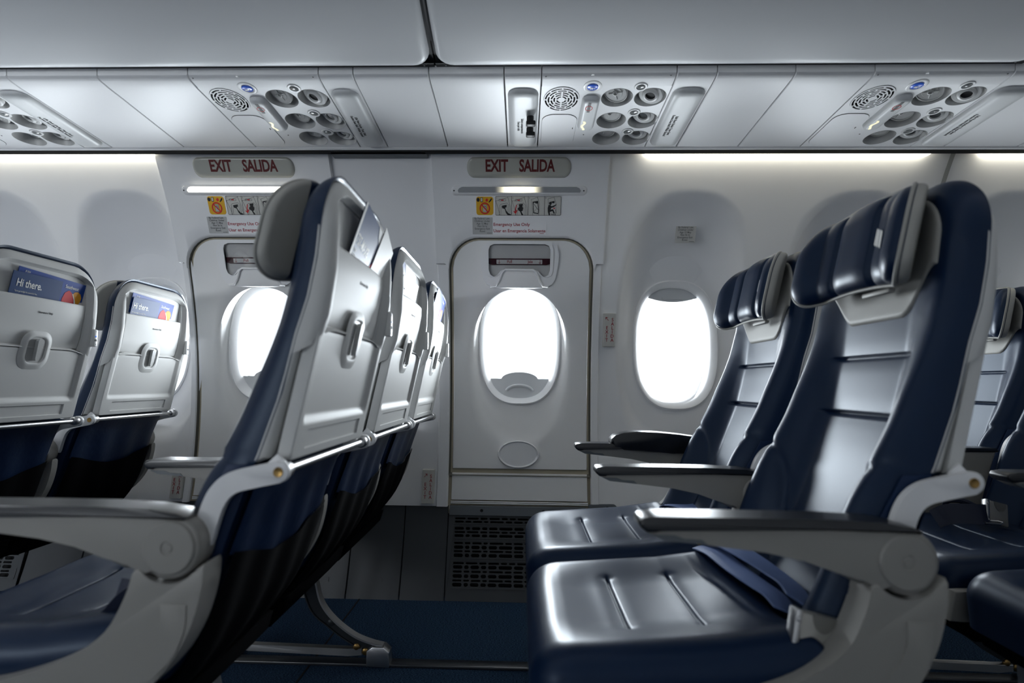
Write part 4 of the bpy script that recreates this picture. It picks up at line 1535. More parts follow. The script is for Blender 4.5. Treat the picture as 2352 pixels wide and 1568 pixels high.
    mb.grid(uu, [k / 12 for k in range(13)], lambda y, v: (low(y, v, .300, hem(y) + .004)[0] + .006, y, low(y, v, .300, hem(y) + .004)[2]))
    label_part(mb.build('lower_pocket', M['black_cloth'], t, angle=80), 'black pocket under the blue rear cover')
    for s in (-1, 1):
        y0 = s * .197
        MB().prism([(.090, .690), (.052, .690), (-.02, .560), (-.06, .42), (-.03, .40), (.028, .50), (.060, .60)], min(y0, y0 + s * .004), max(y0, y0 + s * .004), 'xz', .001).build('side_flap', M['leather_blk'], t)
    return t


# ------------------------------------------------------------------ row frames: armrests, supports, legs
HUBZ = .585


def armrest(parent, y, pad=False, thick=.022):
    body = [(-.338, .629), (-.334, .617), (-.312, .6065), (-.25, .6015), (-.18, .594), (-.13, .584), (-.09, .570), (-.06, .556)]
    body += [(.0425 * math.cos(R(a)), HUBZ + .0425 * math.sin(R(a))) for a in range(222, 451, 14)]
    body += [(-.03, .6255), (-.10, .6265), (-.20, .6268), (-.30, .6262)]
    a = MB().prism(body, y - thick, y + thick, 'xz', .006, 3).build('armrest', M['arm'], parent, angle=50)
    cap = [(-.3415, .6235), (-.3425, .630), (-.338, .6355), (-.32, .6378), (-.2, .6385), (-.1, .6382), (-.03, .6355), (.008, .630), (.022, .6245), (.018, .621), (-.03, .6235), (-.1, .6245), (-.31, .6240), (-.322, .617), (-.334, .617)]
    MB().prism(cap, y - thick - .004, y + thick + .004, 'xz', .004, 3).build('arm_cap', M['armcap'], a, angle=50)
    for s in (-1, 1):
        MB().lathe([(.036, -.001), (.036, .0010), (.0345, .0026), (.0335, .0032), (.010, .0036), (.0095, .0024), (.006, .0024), (.0055, .0034), (0, .0036)], (0, y + s * thick, HUBZ), (0, s, 0), 36).build('hub_cover', M['arm'], a, angle=30)
    MB().prism([(-.328, .6145), (-.312, .6075), (-.255, .6025), (-.262, .609), (-.285, .610), (-.298, .6145)], y - thick - .0012, y - thick + .001, 'xz').build('side_inset', M['ledge'], a, flat=True)
    if pad:
        pd = [(-.238, .640), (-.236, .652), (-.224, .663), (-.200, .670), (-.165, .6735), (-.10, .672), (-.04, .667), (.02, .660), (.02, .612), (-.06, .612), (-.20, .620), (-.212, .628), (-.222, .636)]
        label_part(MB().prism(pd, y - thick - .010, y + thick + .012, 'xz', .007, 3).build('arm_pad', M['armcap'], a, angle=50), 'thick black pad clipped over the armrest')
    return a


def arm_support(parent, y, thick):
    arc = [(.047 * math.cos(R(a)), HUBZ + .047 * math.sin(R(a))) for a in range(214, 327, 8)]
    right = catmull([(.049, .566, 0), (.047, .53, 0), (.033, .478, 0), (.004, .428, 0), (-.045, .383, 0), (-.12, .350, 0), (-.22, .335, 0), (-.34, .332, 0), (-.46, .332, 0)], 4)
    left = catmull([(-.45, .392, 0), (-.33, .394, 0), (-.25, .402, 0), (-.185, .418, 0), (-.125, .442, 0), (-.080, .475, 0), (-.056, .520, 0), (-.046, .556, 0)], 4)
    poly = arc + [(p.x, p.y) for p in right] + [(p.x, p.y) for p in left]
    s = MB().prism(poly, y - thick, y + thick, 'xz', min(.005, thick * .4), 3).build('arm_support', M['arm'], parent, angle=50)
    if thick > .015:
        inner = catmull([(.012, .512, 0), (.008, .47, 0), (-.022, .428, 0), (-.075, .388, 0), (-.15, .366, 0), (-.26, .355, 0), (-.42, .352, 0)], 4)
        q = offs_poly([(p.x, p.y) for p in inner], [.034] * 8 + [.030] * (len(inner) - 8), 8)
        MB().prism(q, y - thick - .0015, y - thick + .002, 'xz', .0012, 2).build('side_rib', M['arm'], s, angle=40)
    return s


def leg_set(parent, y):
    outer = catmull([(-.150, .330, 0), (-.131, .290, 0), (-.119, .231, 0), (-.101, .172, 0), (-.062, .125, 0), (-.006, .085, 0), (.043, .066, 0), (.080, .058, 0)], 6)
    inner = catmull([(.05, .030, 0), (-.03, .072, 0), (-.080, .107, 0), (-.131, .150, 0), (-.163, .230, 0), (-.180, .290, 0), (-.200, .330, 0)], 6)
    lg = MB().prism([(p.x, p.y) for p in outer] + [(p.x, p.y) for p in inner], y - .004, y + .004, 'xz').build('rear_leg', M['darkmetal'], parent, angle=40)
    MB().ribbon([(p.x, y, p.y) for p in outer], (0, 1, 0), .026, .005).build('leg_flange', M['steel'], lg, angle=40)
    MB().ribbon([(p.x, y, p.y) for p in inner], (0, 1, 0), .018, .003).build('leg_web_edge', M['darkmetal'], lg, angle=40)
    for px_, pz_ in ((-.072, .118), (.004, .052), (.030, .040)):
        MB().lathe([(.010, 0), (.010, .004), (.007, .006), (0, .006)], (px_, y - .004, pz_), (0, -1, 0), 14).build('bolt', M['bronze'] if px_ > 0 else M['darkmetal'], lg)
    MB().prism([(.036, .004), (.036, .046), (.052, .058), (.084, .058), (.100, .044), (.103, .008), (.100, .002)], y - .020, y + .020, 'xz', .003).build('floor_fitting', M['silver'], parent, angle=30)
    bar = [(-.40, .040), (-.398, .062), (-.385, .066), (-.335, .064), (-.315, .052), (-.02, .048), (.02, .050), (.02, .030), (-.02, .028), (-.31, .034), (-.34, .044), (-.385, .046)]
    MB().prism(bar, y - .010, y + .010, 'xz', .002).build('floor_bar', M['steel'], parent, angle=30)
    MB().prism([(-.405, .30), (-.372, .30), (-.366, .06), (-.372, .004), (-.402, .004), (-.398, .06)], y - .013, y + .013, 'xz', .003).build('front_leg', M['steel'], parent, angle=30)


def row_frame(x, arms, label, pads=(), legs=(1.15, 1.705)):
    t = thing('seat_row_frame', label, 'seat frame', (x, 0, 0), None)
    for y in arms:
        armrest(t, y, y in pads, .022)
        arm_support(t, y, .024 if y < 1.0 else .011)
    for y in legs:
        leg_set(t, y)
    y0, y1 = min(arms) - (0 if min(arms) < 1 else .40), max(arms)
    for bx_, bz_ in ((-.34, .302), (-.09, .300)):
        MB().tube([(bx_, y0, bz_ - .012), (bx_, y1, bz_ - .012)], .016, 14).build('spar', M['black_cloth'], t)
    return t


ARM_Y = (.800, 1.260, 1.735, 2.205)
SEAT_Y = (1.0225, 1.4975, 1.9725)
seat0 = make_seat('nearest aisle seat of the left row, seen from behind with cards in its pocket')
seat0.location = (-.471, SEAT_Y[0], 0)
STILL = ('seat_cushion', 'seat_pan', 'tray_arm', 'hinge_rod', 'rear_cover', 'lower_pocket', 'side_flap', 'screw')
SEATS = {
    'B2': (-.471, 1, 'middle seat of the three seen from behind, white card in its pocket'),
    'B3': (-.471, 2, 'far window-side seat of the three seen from behind, blue card in its pocket'),
    'A2': (-1.466, 1, 'seat at the left edge, seat back cropped, with a greeting card in its pocket'),
    'A3': (-1.466, 2, 'second seat back from the left edge, in front of the left sidewall'),
    'C1': (0.475, 0, 'nearest right-hand aisle seat facing left, with a blue belt across its cushion'),
    'C2': (0.475, 1, 'second right-hand seat, just behind the nearest one and beside the window'),
    'D1': (1.350, 0, 'seat at the lower right edge, only its dark cushion front showing'),
    'D2': (1.350, 1, 'seat at the right edge with a grey buckle lying on its dark cushion'),
    'D3': (1.395, 2, 'window seat at the right edge, its headrest behind the nearest right-hand seat'),
}
for k, (x, iy, lab) in SEATS.items():
    s = dup(seat0, (x, SEAT_Y[iy], 0), lab)
    if k[0] in 'CD':          # these backs are set a little further back
        piv = Vector((.02, 0, .62))
        for c in s.children:
            if c.name.split('.')[0] not in STILL:
                c.matrix_local = Matrix.Translation(piv) @ Matrix.Rotation(R(2.2), 4, 'Y') @ Matrix.Translation(-piv)

row_frame(-.471, ARM_Y, 'pale armrests, curved supports and legs of the row seen from behind')
row_frame(-1.466, ARM_Y[1:], 'armrests and curved supports under the seats at the far left', legs=(1.705,))
row_frame(0.499, ARM_Y[:3], 'armrests, curved supports and legs of the right-hand row facing left', pads=(1.735,))
rd_ = row_frame(1.345, ARM_Y[:2] + ARM_Y[3:], 'armrest and legs of the last row at the right edge')
rd_.children[0].name = rd_.children[0].name
bx = MB().prism([(-.25, .628), (-.265, .600), (-.235, .354), (-.095, .354), (-.045, .461), (.012, .630)], 1.735 - .028, 1.735 + .028, 'xz', .006).build('tray_armrest', M['arm'], rd_)
MB().prism([(-.262, .629), (-.262, .637), (-.25, .641), (.01, .640), (.018, .634), (.016, .629)], 1.735 - .031, 1.735 + .031, 'xz', .003).build('lid', M['armcap'], bx)
# ------------------------------------------------------------------ signs, lamps and placards on the exits


def exit_sign(cx, label):
    t = thing('exit_sign', label, 'sign', (0, 0, 0), None)
    us, vs = spaced(14, .06, 6), spaced(4, .30, 6)
    lim = rlim(cx - .188, cx + .187, 1.5545, 1.6165, .028, .028)
    body = slab(us, vs, lim, lambda a, b, d: W(a, b, .022 + .013 * rd(d, .012)), lambda a, b, d: W(a, b, .020)).build('sign_body', M['signlens'], t, weld=True, angle=60)
    MB().add(text('EXIT', .0350, wmap(cx - .0805, 1.5855, .0358), sx=.82, bold=.040, spacing=.97)).build('lettering', M['red'], t, flat=True)
    MB().add(text('SALIDA', .0350, wmap(cx + .0640, 1.5855, .0358), sx=.79, bold=.040, spacing=.97)).build('lettering', M['red'], t, flat=True)
    return t


exit_sign(-0.0175, 'cream EXIT SALIDA sign above the centre exit door')
exit_sign(-1.023, 'cream EXIT SALIDA sign above the left exit door, behind the nearest seat back')


def exit_lamp(cx, label, lit):
    t = thing('exit_lamp', label, 'light', (0, 0, 0), None)
    us, vs = spaced(16, .04, 5), spaced(3, .35, 5)
    lim = rlim(cx - .250, cx + .247, 1.4995, 1.5295, .0148, .0148)
    slab(us, vs, lim, lambda a, b, d: W(a, b, .022 + .012 * rd(d, .010)), lambda a, b, d: W(a, b, .020)).build('fixture', M['bezel'], t, weld=True, angle=60)
    lens = MB().add(plate([[(-.222, -.0085), (-.225, -.003), (-.218, .005), (-.208, .0085), (.208, .0085), (.218, .005), (.225, -.003), (.222, -.0085)]], .004, lambda u, v, w: W(cx + u, 1.5145 + v, .034 + w)))
    lens.build('lens', M['lamp_on'] if lit else M['lamp_bulb'], t, flat=True, loc=(cx, wy(1.5145), 1.5145))
    for s in (-1, 1):
        MB().lathe([(.003, 0), (.002, .001), (0, .0008)], W(cx - .0015 + s * .237, 1.512, .034), (0, -1, 0), 10).build('screw', M['ink'], t)
    return t


exit_lamp(-0.0165, 'narrow exit lamp with one bright spot in the middle, centre exit', False)
exit_lamp(-1.024, 'fully lit narrow exit lamp above the left exit placards', True)


def pictogram_placard(cx, label):
    """yellow no-loading square and the four-step opening instructions"""
    t = thing('instruction_placard', label, 'placard', (0, 0, 0), None)
    H = .0235
    zc = 1.4655
    f = lambda off: (lambda u, v, w: W(cx + u, zc + v, H + off + w))
    MB().add(plate([rrect(-.012, -.001, .312, .066, .005)], .0008, f(0))).build('backing', M['wall'], t, flat=True)
    y = MB().add(plate([rrect(-.126, 0, .0635, .0600, .009)], .0008, f(.0009))).build('warning_square', M['yellow'], t, flat=True)
    MB().add(plate([ell(-.126, -.0085, .0193, .0193, 32), ell(-.126, -.0085, .0152, .0152, 32)], .0006, f(.0024))).build('ban_ring', M['brightred'], y, flat=True)
    MB().add(plate([[(-.126 - .0135, .0060 - .0085 + .0055), (-.126 - .0108, .0085 - .0085 + .0055), (-.126 + .0135, -.0115 - .0085), (-.126 + .0108, -.0140 - .0085)]], .0006, f(.0024))).build('ban_bar', M['brightred'], y, flat=True)
    MB().add(plate([rrect(-.126, -.0085, .0155, .0245, .001), rrect(-.126, -.0085, .0140, .0230, .001)], .0006, f(.0016))).build('bag_outline', M['ink'], y, flat=True)
    MB().add(plate([rrect(-.126, -.0085, .0140, .0230, .001)], .0005, f(.0014))).build('bag', M['decal_grey'], y, flat=True)
    MB().add(plate([rrect(-.125, -.0055, .0066, .0095, .002), rrect(-.125, -.0055, .0040, .0065, .0012)], .0005, f(.0019))).build('bag_handle', M['greyink'], y, flat=True)
    ic = MB()
    ic.add(plate([ell(-.1505, .0195, .0058, .0064, 16)], .0005, f(.0016)))
    ic.add(plate([rrect(-.1375, .0197, .0092, .0150, .003)], .0005, f(.0014)))
    ic.add(plate([[(-.112, .012), (-.106, .020), (-.102, .0255), (-.0985, .0225), (-.1025, .016), (-.109, .011)]], .0005, f(.0016)))
    ic.build('icon', M['ink'], y, flat=True)
    MB().add(plate([rrect(-.1375, .0197, .0062, .0115, .002)], .0005, f(.0020))).build('icon_face', M['decal'], y, flat=True)
    MB().add(plate([[(-.1235, .018), (-.120, .0245), (-.1185, .0215), (-.1165, .0255), (-.1150, .0205), (-.1130, .0215), (-.1150, .0145), (-.1205, .0135)]], .0005, f(.0016))).build('flame_icon', M['brightred'], y, flat=True)
    # instruction strip: frame with four cells
    st = MB().add(plate([rrect(.0345, 0, .2430, .0622, .004)], .0008, f(.0009))).build('instruction_strip', M['decal'], t, flat=True)
    ink, red = MB(), MB()

    def line(pts, w=.0009, mb=ink):
        mb.add(plate([offs_poly(pts, w, 3)], .0004, f(.0017)))

    def blob(pts, mb=ink):
        mb.add(plate([pts], .0004, f(.0018)))
    x0, x1, zb, zt = -.0870, .1560, -.0311, .0311
    ink.add(plate([rrect(.0345, 0, .2430, .0622, .004), rrect(.0345, 0, .2408, .0600, .003)], .0005, f(.0017)))
    cw = (x1 - x0) / 4
    for k in range(1, 4):
        line([(x0 + cw * k, zb), (x0 + cw * k, zt)], .0011)
    for k in range(4):
        a = x0 + cw * k
        ink.add(text(str(k + 1), .0042, lambda u, v, w: W(cx + a + .0045 + u, zc + .0255 + v, H + .0018 + w)))
    for k in range(2):          # door seen from inside, hand pulling the handle
        a = x0 + cw * k
        line([(a + .001, .018), (a + .012, -.012), (a + .016, zb)])
        line([(a + .046, .030), (a + .056, -.004), (a + .058, zb)])
        line([(a + .003, .016), (a + .046, .027)], .0007)
        line([(a + .014, zb), (a + .017, .002), (a + .022, .006), (a + .044, .009), (a + .050, .003), (a + .052, zb)])
        line([(a + .020, zb), (a + .023, -.001), (a + .044, .003), (a + .047, zb)], .0007)
        ink.add(plate([rrect(a + .026, .0185, .026, .0065, .002), rrect(a + .026, .0185, .0245, .005, .0015)], .0004, f(.0017)))
        red.add(plate([rrect(a + .026, .0185, .010, .003, .001)], .0004, f(.0019)))
        if k == 0:
            blob([(a + .024, .0005), (a + .042, .0035), (a + .0415, -.0045), (a + .0365, -.006), (a + .040, -.015), (a + .0475, -.0235), (a + .058, -.028), (a + .058, zb), (a + .047, zb), (a + .040, -.024), (a + .0345, -.010), (a + .0255, -.0075)])
            blob([(a + .026, -.0005), (a + .0395, .002), (a + .039, -.0015), (a + .026, -.0035)], red)
        else:
            blob([(a + .026, .005), (a + .042, .007), (a + .0405, .001), (a + .040, -.003), (a + .043, -.007), (a + .041, -.016), (a + .036, -.018), (a + .044, -.031), (a + .037, -.031), (a + .031, -.018), (a + .024, -.014), (a + .0225, -.008), (a + .028, -.003), (a + .027, .001)])
            blob([(a + .0195, .003), (a + .0165, -.008), (a + .0165, -.016), (a + .0205, -.0125), (a + .0215, -.0145), (a + .0150, -.0265), (a + .0065, -.0185), (a + .0080, -.0165), (a + .0130, -.0185), (a + .0130, -.008), (a + .0170, .004)], red)
            line([(a + .009, .014), (a + .020, .019), (a + .030, .014)], .0006)
    a = x0 + 2 * cw             # plug tilting out
    line([(a + .012, .022), (a + .018, -.030)], .0008)
    line([(a + .034, .029), (a + .041, .010), (a + .042, -.010), (a + .040, zb)], .0009)
    line([(a + .012, .021), (a + .034, .028)], .0007)
    blob([(a + .017, .0135), (a + .035, .0165), (a + .0355, .008), (a + .029, .0075), (a + .024, .0115)])
    ink.add(plate([[(a + .0165, .013), (a + .0365, .0165), (a + .0400, -.012), (a + .0385, -.0265), (a + .0195, -.0235)], [(a + .0190, .0095), (a + .0345, .0135), (a + .0375, -.012), (a + .0365, -.0235), (a + .0220, -.0208)]], .0004, f(.0018)))
    line([(a + .019, .009), (a + .037, -.012)], .0014)
    line([(a + .022, -.0195), (a + .032, -.008)], .0007)
    a = x0 + 3 * cw             # figure climbing through
    line([(a + .012, .024), (a + .017, zb)], .0007)
    line([(a + .034, .029), (a + .042, .008), (a + .043, -.012), (a + .041, zb)], .0009)
    line([(a + .012, .023), (a + .034, .028)], .0007)
    ink.add(plate([ell(a + .0215, .0085, .0052, .0052, 16)], .0004, f(.0018)))
    blob([(a + .0155, .003), (a + .021, .0035), (a + .026, -.001), (a + .038, .003), (a + .0445, .0065), (a + .043, .0025), (a + .034, -.004), (a + .0255, -.006), (a + .0225, -.012), (a + .032, -.0105), (a + .039, -.024), (a + .0345, -.0255),
          (a + .030, -.0165), (a + .020, -.0195), (a + .021, -.031), (a + .0165, -.031), (a + .0125, -.018), (a + .012, -.006)])
    blob([(a + .023, .0135), (a + .036, .0165), (a + .037, .010), (a + .031, .0085)])
    line([(a + .041, -.012), (a + .0435, -.020), (a + .0400, -.0285), (a + .024, -.027)], .0016)
    blob([(a + .031, -.0065), (a + .036, -.0065), (a + .036, -.0045), (a + .040, -.0075), (a + .036, -.0105), (a + .036, -.0085), (a + .031, -.0085)], red)
    ink.build('drawing', M['ink'], st, flat=True)
    red.build('red_drawing', M['brightred'], st, flat=True)
    return t


pictogram_placard(-0.0175, 'yellow warning square and four-step instruction placard above the centre exit')
pictogram_placard(-1.0285, 'yellow warning square and instruction placard above the left exit, half hidden by the seat')

LAW = 'By Federal Law,\nChildren Under\nAge 15 May\nNot Sit In\nEmergency Exit\nRows'


def law_decal(x, z, label, off, material):
    t = thing('age_limit_decal', label, 'decal', (0, 0, 0), None)
    MB().add(plate([rrect(x, z, .076, .0575, .002)], .0008, lambda u, v, w: W(u, v, off + w))).build('decal', material, t, flat=True)
    MB().add(text(LAW, .0064, wmap(x - .001, z + .0030, off + .0009), sx=1.0, bold=.010, line=.95)).build('lettering', M['greyink'], t, flat=True)
    MB().add(plate([rrect(x + .025, z - .0245, .018, .0014, .0004)], .0004, lambda u, v, w: W(u, v, off + .0008 + w))).build('part_number', M['greyink'], t, flat=True)
    return t


law_decal(-0.153, 1.3995, 'small grey age-limit decal left of the red emergency text, centre exit', .0228, M['decal_grey'])
law_decal(-1.165, 1.3995, 'small grey age-limit decal left of the red emergency text, left exit', .0228, M['decal_grey'])
law_decal(0.6155, 1.380, 'small grey age-limit decal alone on the sidewall above the right-hand window', .0016 - .013, M['decal_grey'])


def emergency_decal(cx, label):
    t = thing('emergency_decal', label, 'decal', (0, 0, 0), None)
    off = .0228
    MB().add(plate([rrect(cx, 1.3935, .202, .0465, .002)], .0008, lambda u, v, w: W(u, v, off + w))).build('decal', M['wall'], t, flat=True)
    MB().add(text('Emergency Use Only', .0104, wmap(cx - .0985, 1.4040, off + .0009), bold=.018, align='LEFT', sx=1.08)).build('lettering', M['redtxt'], t, flat=True)
    MB().add(text('Usar en Emergencia Solamente', .0104, wmap(cx - .0985, 1.3825, off + .0009), bold=.018, align='LEFT', sx=1.05)).build('lettering', M['redtxt'], t, flat=True)
    MB().add(plate([rrect(cx + .084, 1.3738, .016, .0014, .0004)], .0004, lambda u, v, w: W(u, v, off + .0008 + w))).build('part_number', M['redtxt'], t, flat=True)
    return t


emergency_decal(-0.0145, 'red Emergency Use Only decal just above the centre exit door')
emergency_decal(-1.0270, 'red Emergency Use Only decal above the left exit door, cut off by the seat')


def side_sign(x, z, label, arrow, off=.006):
    """narrow upright floor-path exit sign with letters stacked one under another"""
    t = thing('side_exit_sign', label, 'sign', (0, 0, 0), None)
    us, vs = spaced(3, .3, 3), spaced(5, .12, 3)
    lim = rlim(x - .0245, x + .0245, z - .065, z + .065, .002, .002)
    slab(us, vs, lim, lambda a, b, d: W(a, b, off + .008 * rd(d, .003)), lambda a, b, d: W(a, b, off - .012)).build('sign_body', M['white'] if False else M['decal'], t, weld=True, angle=40)
    l = MB()
    for i, ch in enumerate('SALIDA'):
        l.add(text(ch, .0128, wmap(x + .0105, z + .0385 - .0157 * i, off + .0086), bold=.015, sx=.92))
    for i, ch in enumerate('EXIT'):
        l.add(text(ch, .0128, wmap(x - .0105, z + .0075 - .0157 * i, off + .0086), bold=.015, sx=.92))
    s = arrow
    ax, az = x - .0105, z + .042
    l.add(plate([offs_poly([(ax - s * .0052, az - .0058), (ax + s * .0045, az + .0048)], .0018, 3)], .0004, lambda u, v, w: W(u, v, off + .0086 + w)))
    l.add(plate([[(ax - s * .0022, az + .0070), (ax + s * .0064, az + .0070), (ax + s * .0064, az - .0018), (ax + s * .0044, az - .0018), (ax + s * .0044, az + .0050), (ax - s * .0022, az + .0050)]], .0004, lambda u, v, w: W(u, v, off + .0086 + w)))
    l.build('lettering', M['redtxt'], t, flat=True)
    return t


side_sign(0.341, 1.0225, 'upright SALIDA EXIT sign right of the centre exit door at window height', -1, .012)
side_sign(-0.365, 0.4025, 'upright SALIDA EXIT sign low on the wall, left of the centre exit', 1)
side_sign(-1.368, 0.405, 'upright SALIDA EXIT sign low on the wall, partly behind the nearest left seat', 1)

# ------------------------------------------------------------------ cards in the seat pockets


def card(name, label, seat, yc, zb, w, h, rot, xo, mat, group=None, lean=0.0):
    """flat card standing in a seat-back pocket; origin at its lower middle. returns (thing, map fn)"""
    sx, iy = seat
    c, s = math.cos(rot), math.sin(rot)

    def f(u, v, q):
        yy = u * c - v * s
        zz = u * s + v * c
        return (sx + xo + q + lean * zz - .05 * yy * yy, SEAT_Y[iy] + yc + yy, zb + zz)
    t = thing(name, label, 'card', (0, 0, 0), group)
    nu = [-.5 + k / 8 for k in range(9)]
    m = MB().grid([w * k for k in nu], [h * k / 6 for k in range(7)], lambda u, v: f(u, v, 0.0008))
    m.grid([w * k for k in nu], [h * k / 6 for k in range(7)], lambda u, v: f(u, v, -0.0008), flip=True)
    m.build('sheet', mat, t, weld=False)
    return t, f


def heart(t, f, cx, cz, s):
    """rounded red and orange emblem printed in the card's lower corner"""
    red = [(-1.0, -.55), (-1.02, .1), (-.86, .62), (-.48, .88), (-.08, .70), (.25, .25), (.52, -.35), (.60, -.62), (.40, -.95), (-.55, -.95)]
    yel = [(.02, .66), (.20, .86), (.52, .94), (.86, .80), (1.05, .48), (1.02, .18), (.72, -.40), (.62, -.50), (.36, .20)]
    wht = [(-.10, .68), (.03, .66), (.40, .14), (.68, -.50), (.58, -.66), (.46, -.40), (.22, .24)]
    for nm, poly, m, q in (('red_print', red, 'heart_red', .0012), ('orange_print', yel, 'heart_yellow', .0012), ('white_print', wht, 'paper', .0016)):
        pts = [(cx + a * s, cz + b * s) for a, b in poly]
        MB().add(plate([pts], .0002, lambda u, v, w: f(u, v, q + w))).build(nm, M[m], t, flat=True)


def words(t, f, body, size, x, z, m='paper', align='LEFT', sx=.8, bold=.015, rot=0.0, q=.0012, line=1.0):
    MB().add(text(body, size, lambda u, v, w: f(x + u, z + v, q + w), sx=sx, bold=bold, align=align, rot=rot, line=line, th=.0002)).build('lettering', M[m], t, flat=True)


A2, A3, B1, B2, B3 = (-1.466, 1), (-1.466, 2), (-.471, 0), (-.471, 1), (-.471, 2)
SAFE = 'folded safety cards in the seat pockets'
for seat, yc, lab in ((A2, .030, 'blue safety card standing behind the greeting card, pocket at the left edge'), (A3, -.012, 'blue safety card behind the greeting card, second pocket from the left')):
    t, f = card('safety_card', lab, seat, yc, .950, .230, .140, -.055, .155, M['card_blue'], SAFE, .17)
    heart(t, f, .074, .084, .033)
    words(t, f, '737-MAX8', .017, -.095, .106)
    words(t, f, 'Southwest', .0095, .042, .122, sx=.85)
    words(t, f, 'IF-554', .0052, -.095, .131, bold=.005)
    words(t, f, 'Revision 08/20/2020', .0032, -.095, .124, bold=.004)
for seat, yc, lab in ((A2, -.022, 'navy Hi there greeting card in the front of the pocket at the left edge'), (A3, -.055, 'navy Hi there greeting card in the second pocket from the left')):
    t, f = card('greeting_card', lab, seat, yc, .958, .158 if seat is A2 else .140, .122, -.012, .1635, M['card_navy'], None, .18)
    words(t, f, 'Hi there.', .0195, -.064, .094, bold=.02, sx=.78)
    words(t, f, 'Tap to get in-flight fun started for free.', .0038, -.064, .073, bold=.004)
# near seat: white leaflet behind a folded safety card
t, f = card('leaflet', 'white leaflet sticking up beside the safety card in the nearest seat pocket', B1, .088, .945, .100, .160, -.30, .158, M['paper'], None, .26)
MB().add(plate([[(.012, .060), (.055, .060), (.057, .118), (.040, .090), (.020, .085)]], .0002, lambda u, v, w: f(u, v, .0012 + w))).build('red_print', M['heart_red'], t, flat=True)
t, f = card('safety_card', 'navy safety card with a white edge in the nearest seat pocket', B1, -.008, .945, .150, .166, -.16, .156, M['card_navy'], SAFE, .26)
words(t, f, '737-MAX8', .0175, -.064, .103, m='decal_grey', sx=.72)
words(t, f, 'IF-554\nRevision', .0050, -.064, .080, bold=.004)
MB().add(plate([[(-.075, .0), (-.066, .0), (-.066, .166), (-.075, .166)]], .0002, lambda u, v, w: f(u, v, .0012 + w))).build('white_edge', M['paper'], t, flat=True)
MB().add(plate([[(.060, .0), (.075, .0), (.075, .166), (.066, .166)]], .0002, lambda u, v, w: f(u, v, .0012 + w))).build('white_edge', M['paper'], t, flat=True)
MB().add(plate([[(.030, .166), (.066, .166), (.060, .140), (.045, .150)]], .0002, lambda u, v, w: f(u, v, .0014 + w))).build('white_flash', M['paper'], t, flat=True)
MB().add(plate([[(.040, .045), (.060, .045), (.060, .105), (.046, .092), (.040, .070)]], .0002, lambda u, v, w: f(u, v, .0014 + w))).build('red_print', M['heart_red'], t, flat=True)
# middle seat
t, f = card('safety_card', 'blue and white safety card leaning in the middle seat pocket', B2, -.055, .950, .200, .150, -.03, .154, M['card_blue'], SAFE, .18)
MB().add(plate([[(-.05, .150), (.098, .150), (.098, .075), (.03, .085), (-.02, .115)]], .0002, lambda u, v, w: f(u, v, .0012 + w))).build('white_flash', M['paper'], t, flat=True)
t, f = card('leaflet', 'small white leaflet in front of the blue card, middle seat pocket', B2, -.045, .950, .190, .118, .02, .162, M['paper'], None, .22)
words(t, f, 'Welcome\naboard', .006, -.085, .085, m='greyink', bold=.01)
# window seat of the same row
t, f = card('safety_card', 'blue safety card with a red and orange emblem, pocket nearest the wall', B3, .005, .950, .225, .165, -.10, .154, M['card_blue'], SAFE, .22)
heart(t, f, .055, .095, .036)
words(t, f, '737-MAX8', .018, -.095, .118)
words(t, f, 'Southwest', .010, .030, .152, sx=.8)
words(t, f, 'IF-554', .0055, -.095, .155, bold=.005)

# ------------------------------------------------------------------ seat belts


def belt_thing(label):
    return thing('seat_belt', label, 'seat belt', (0, 0, 0), None)


def buckle(parent, c, ux, uz, w, h, d):
    """flat lift-latch buckle: body plate, side rail, thumb notch"""
    ux, uz = Vector(ux).normalized(), Vector(uz).normalized()
    n = ux.cross(uz)
    c = Vector(c)
    f = lambda u, v, q: tuple(c + ux * u + uz * v + n * q)
    b = MB()
    for (poly, a0, a1, name) in ():
        pass
    bm = MB().box(-w / 2, w / 2, -h / 2, h / 2, -d / 2, d / 2, .004, 3)
    bm.v = [f(x, y, z) for x, y, z in bm.v]
    body = bm.build('buckle', M['buckle'], parent, angle=40)
    r = MB().box(-w / 2 - .007, -w / 2 + .003, -h / 2 - .002, h / 2 + .002, -d / 2 - .003, d / 2 + .003, .003)
    r.v = [f(x, y, z) for x, y, z in r.v]
    r.build('side_rail', M['silver'], body, angle=40)
    no = [(.012 * math.cos(R(a)) * 1.3 + .004, h / 2 - .001 + .022 * math.sin(R(a))) for a in range(180, 361, 15)]
    MB().add(plate([no], .001, lambda u, v, q: f(u, v, d / 2 + .0004 + q))).build('thumb_notch', new_mat('buckle_shadow_grey', (.22, .215, .2), .4, .5), body, flat=True)
    for vv in (-h * .36, h * .36):
        MB().lathe([(.0036, 0), (.003, .0018), (0, .0024)], f(-w / 2 - .002, vv, d / 2 + .003), n, 10).build('rivet', M['silver'], body)
    return body


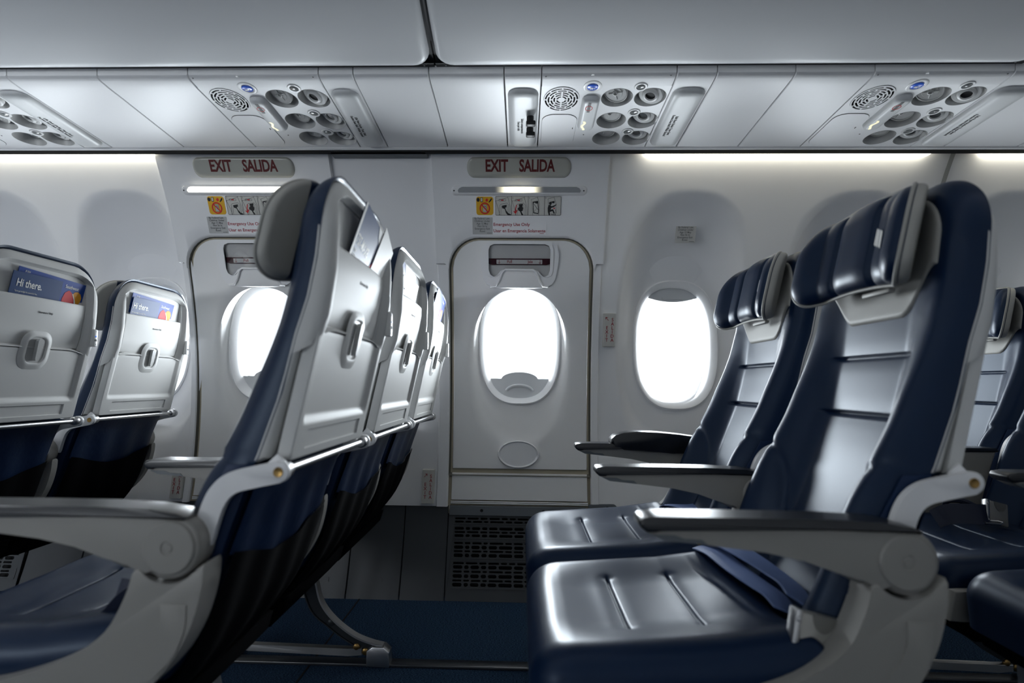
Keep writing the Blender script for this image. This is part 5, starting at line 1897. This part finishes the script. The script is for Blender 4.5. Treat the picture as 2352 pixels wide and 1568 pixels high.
# blue belt lying across the nearest right-hand seat
t = belt_thing('light blue seat belt with a grey buckle across the nearest right-hand cushion')
p = catmull([(.415, 1.245, .470), (.392, 1.222, .497), (.402, 1.16, .503), (.418, 1.08, .500), (.425, 1.00, .498), (.420, .93, .500), (.407, .872, .497)], 6)
wd = [Vector((.72, .42, .55)).lerp(Vector((.35, .75, .62)), i / (len(p) - 1)) for i in range(len(p))]
MB().ribbon(p, [Vector((.9, .12, .35)).lerp(Vector((.80, .35, -.42)), i / (len(p) - 1)) for i in range(len(p))], .047, .002).build('strap', M['belt'], t, angle=60)
p2 = catmull([(.372, 1.225, .482), (.376, 1.16, .489), (.385, 1.08, .484), (.393, 1.00, .483), (.397, .94, .484), (.392, .885, .480)], 6)
MB().ribbon(p2, [Vector((.9, .3, .25)).lerp(Vector((.75, .55, -.2)), i / (len(p2) - 1)) for i in range(len(p2))], .040, .002).build('strap', M['belt'], t, angle=60)
buckle(t, (.402, .826, .460), (.97, .0, -.22), (.20, .08, .97), .058, .080, .016)
MB().box(.366, .384, 1.228, 1.246, .480, .494, .003).build('anchor_clip', M['bronze'], t)
# tip of the belt on the seat behind
t = belt_thing('folded tip of a blue belt on the second right-hand seat')
MB().ribbon(catmull([(.392, 1.665, .462), (.415, 1.650, .482), (.445, 1.60, .486), (.460, 1.53, .484)], 5), (.8, .4, .25), .044, .002).build('strap', M['belt'], t, angle=60)
# dark belt with a white tag on the nearest left seat
t = belt_thing('dark belt with a white label tag on the nearest left cushion')
MB().ribbon(catmull([(-.690, .865, .424), (-.650, .860, .433), (-.600, .856, .452), (-.570, .86, .484), (-.53, .87, .50)], 6), (-.06, -.25, .95), .046, .002).build('strap', M['belt_dark'], t, angle=60)
MB().ribbon(catmull([(-.620, .90, .468), (-.600, .87, .492), (-.565, .862, .487), (-.53, .865, .482), (-.49, .88, .480)], 6), (.1, .3, .9), .040, .002).build('strap', M['belt_dark'], t, angle=60)
tg = MB().ribbon([(-.694, .846, .421), (-.676, .846, .428)], (.18, -.05, .95), .050, .0012).build('tag', M['paper'], t, flat=True)
for k in range(2):
    MB().ribbon([(-.688 + k * .006, .8450, .4195 + k * .002), (-.6862 + k * .006, .8450, .4200 + k * .002)], (.18, -.05, .95), .034 - .008 * k, .0012).build('tag_print', M['greyink'], tg, flat=True)
MB().box(-.580, -.545, .836, .850, .400, .416, .003).build('buckle_tongue', M['silver'], t)
# dark belt and buckle on the seat at the right edge
t = belt_thing('dark belt with a grey buckle on the cushion at the right edge')
MB().ribbon(catmull([(1.075, 1.56, .470), (1.10, 1.54, .489), (1.16, 1.52, .493), (1.19, 1.53, .49)], 6), (.15, .35, .9), .050, .002).build('strap', M['belt_dark'], t, angle=60)
MB().tube(catmull([(1.15, 1.62, .478), (1.135, 1.60, .51), (1.16, 1.58, .515), (1.20, 1.57, .495)], 5), .008, 8).build('strap_loop', M['belt_dark'], t)
buckle(t, (1.213, 1.535, .492), (.97, .0, -.22), (.20, .25, .95), .052, .058, .012)
MB().tube([(1.165, 1.51, .474), (1.200, 1.508, .471), (1.212, 1.515, .474), (1.206, 1.522, .476), (1.168, 1.522, .478)], .0022, 6, closed=True).build('latch_plate', M['silver'], t)
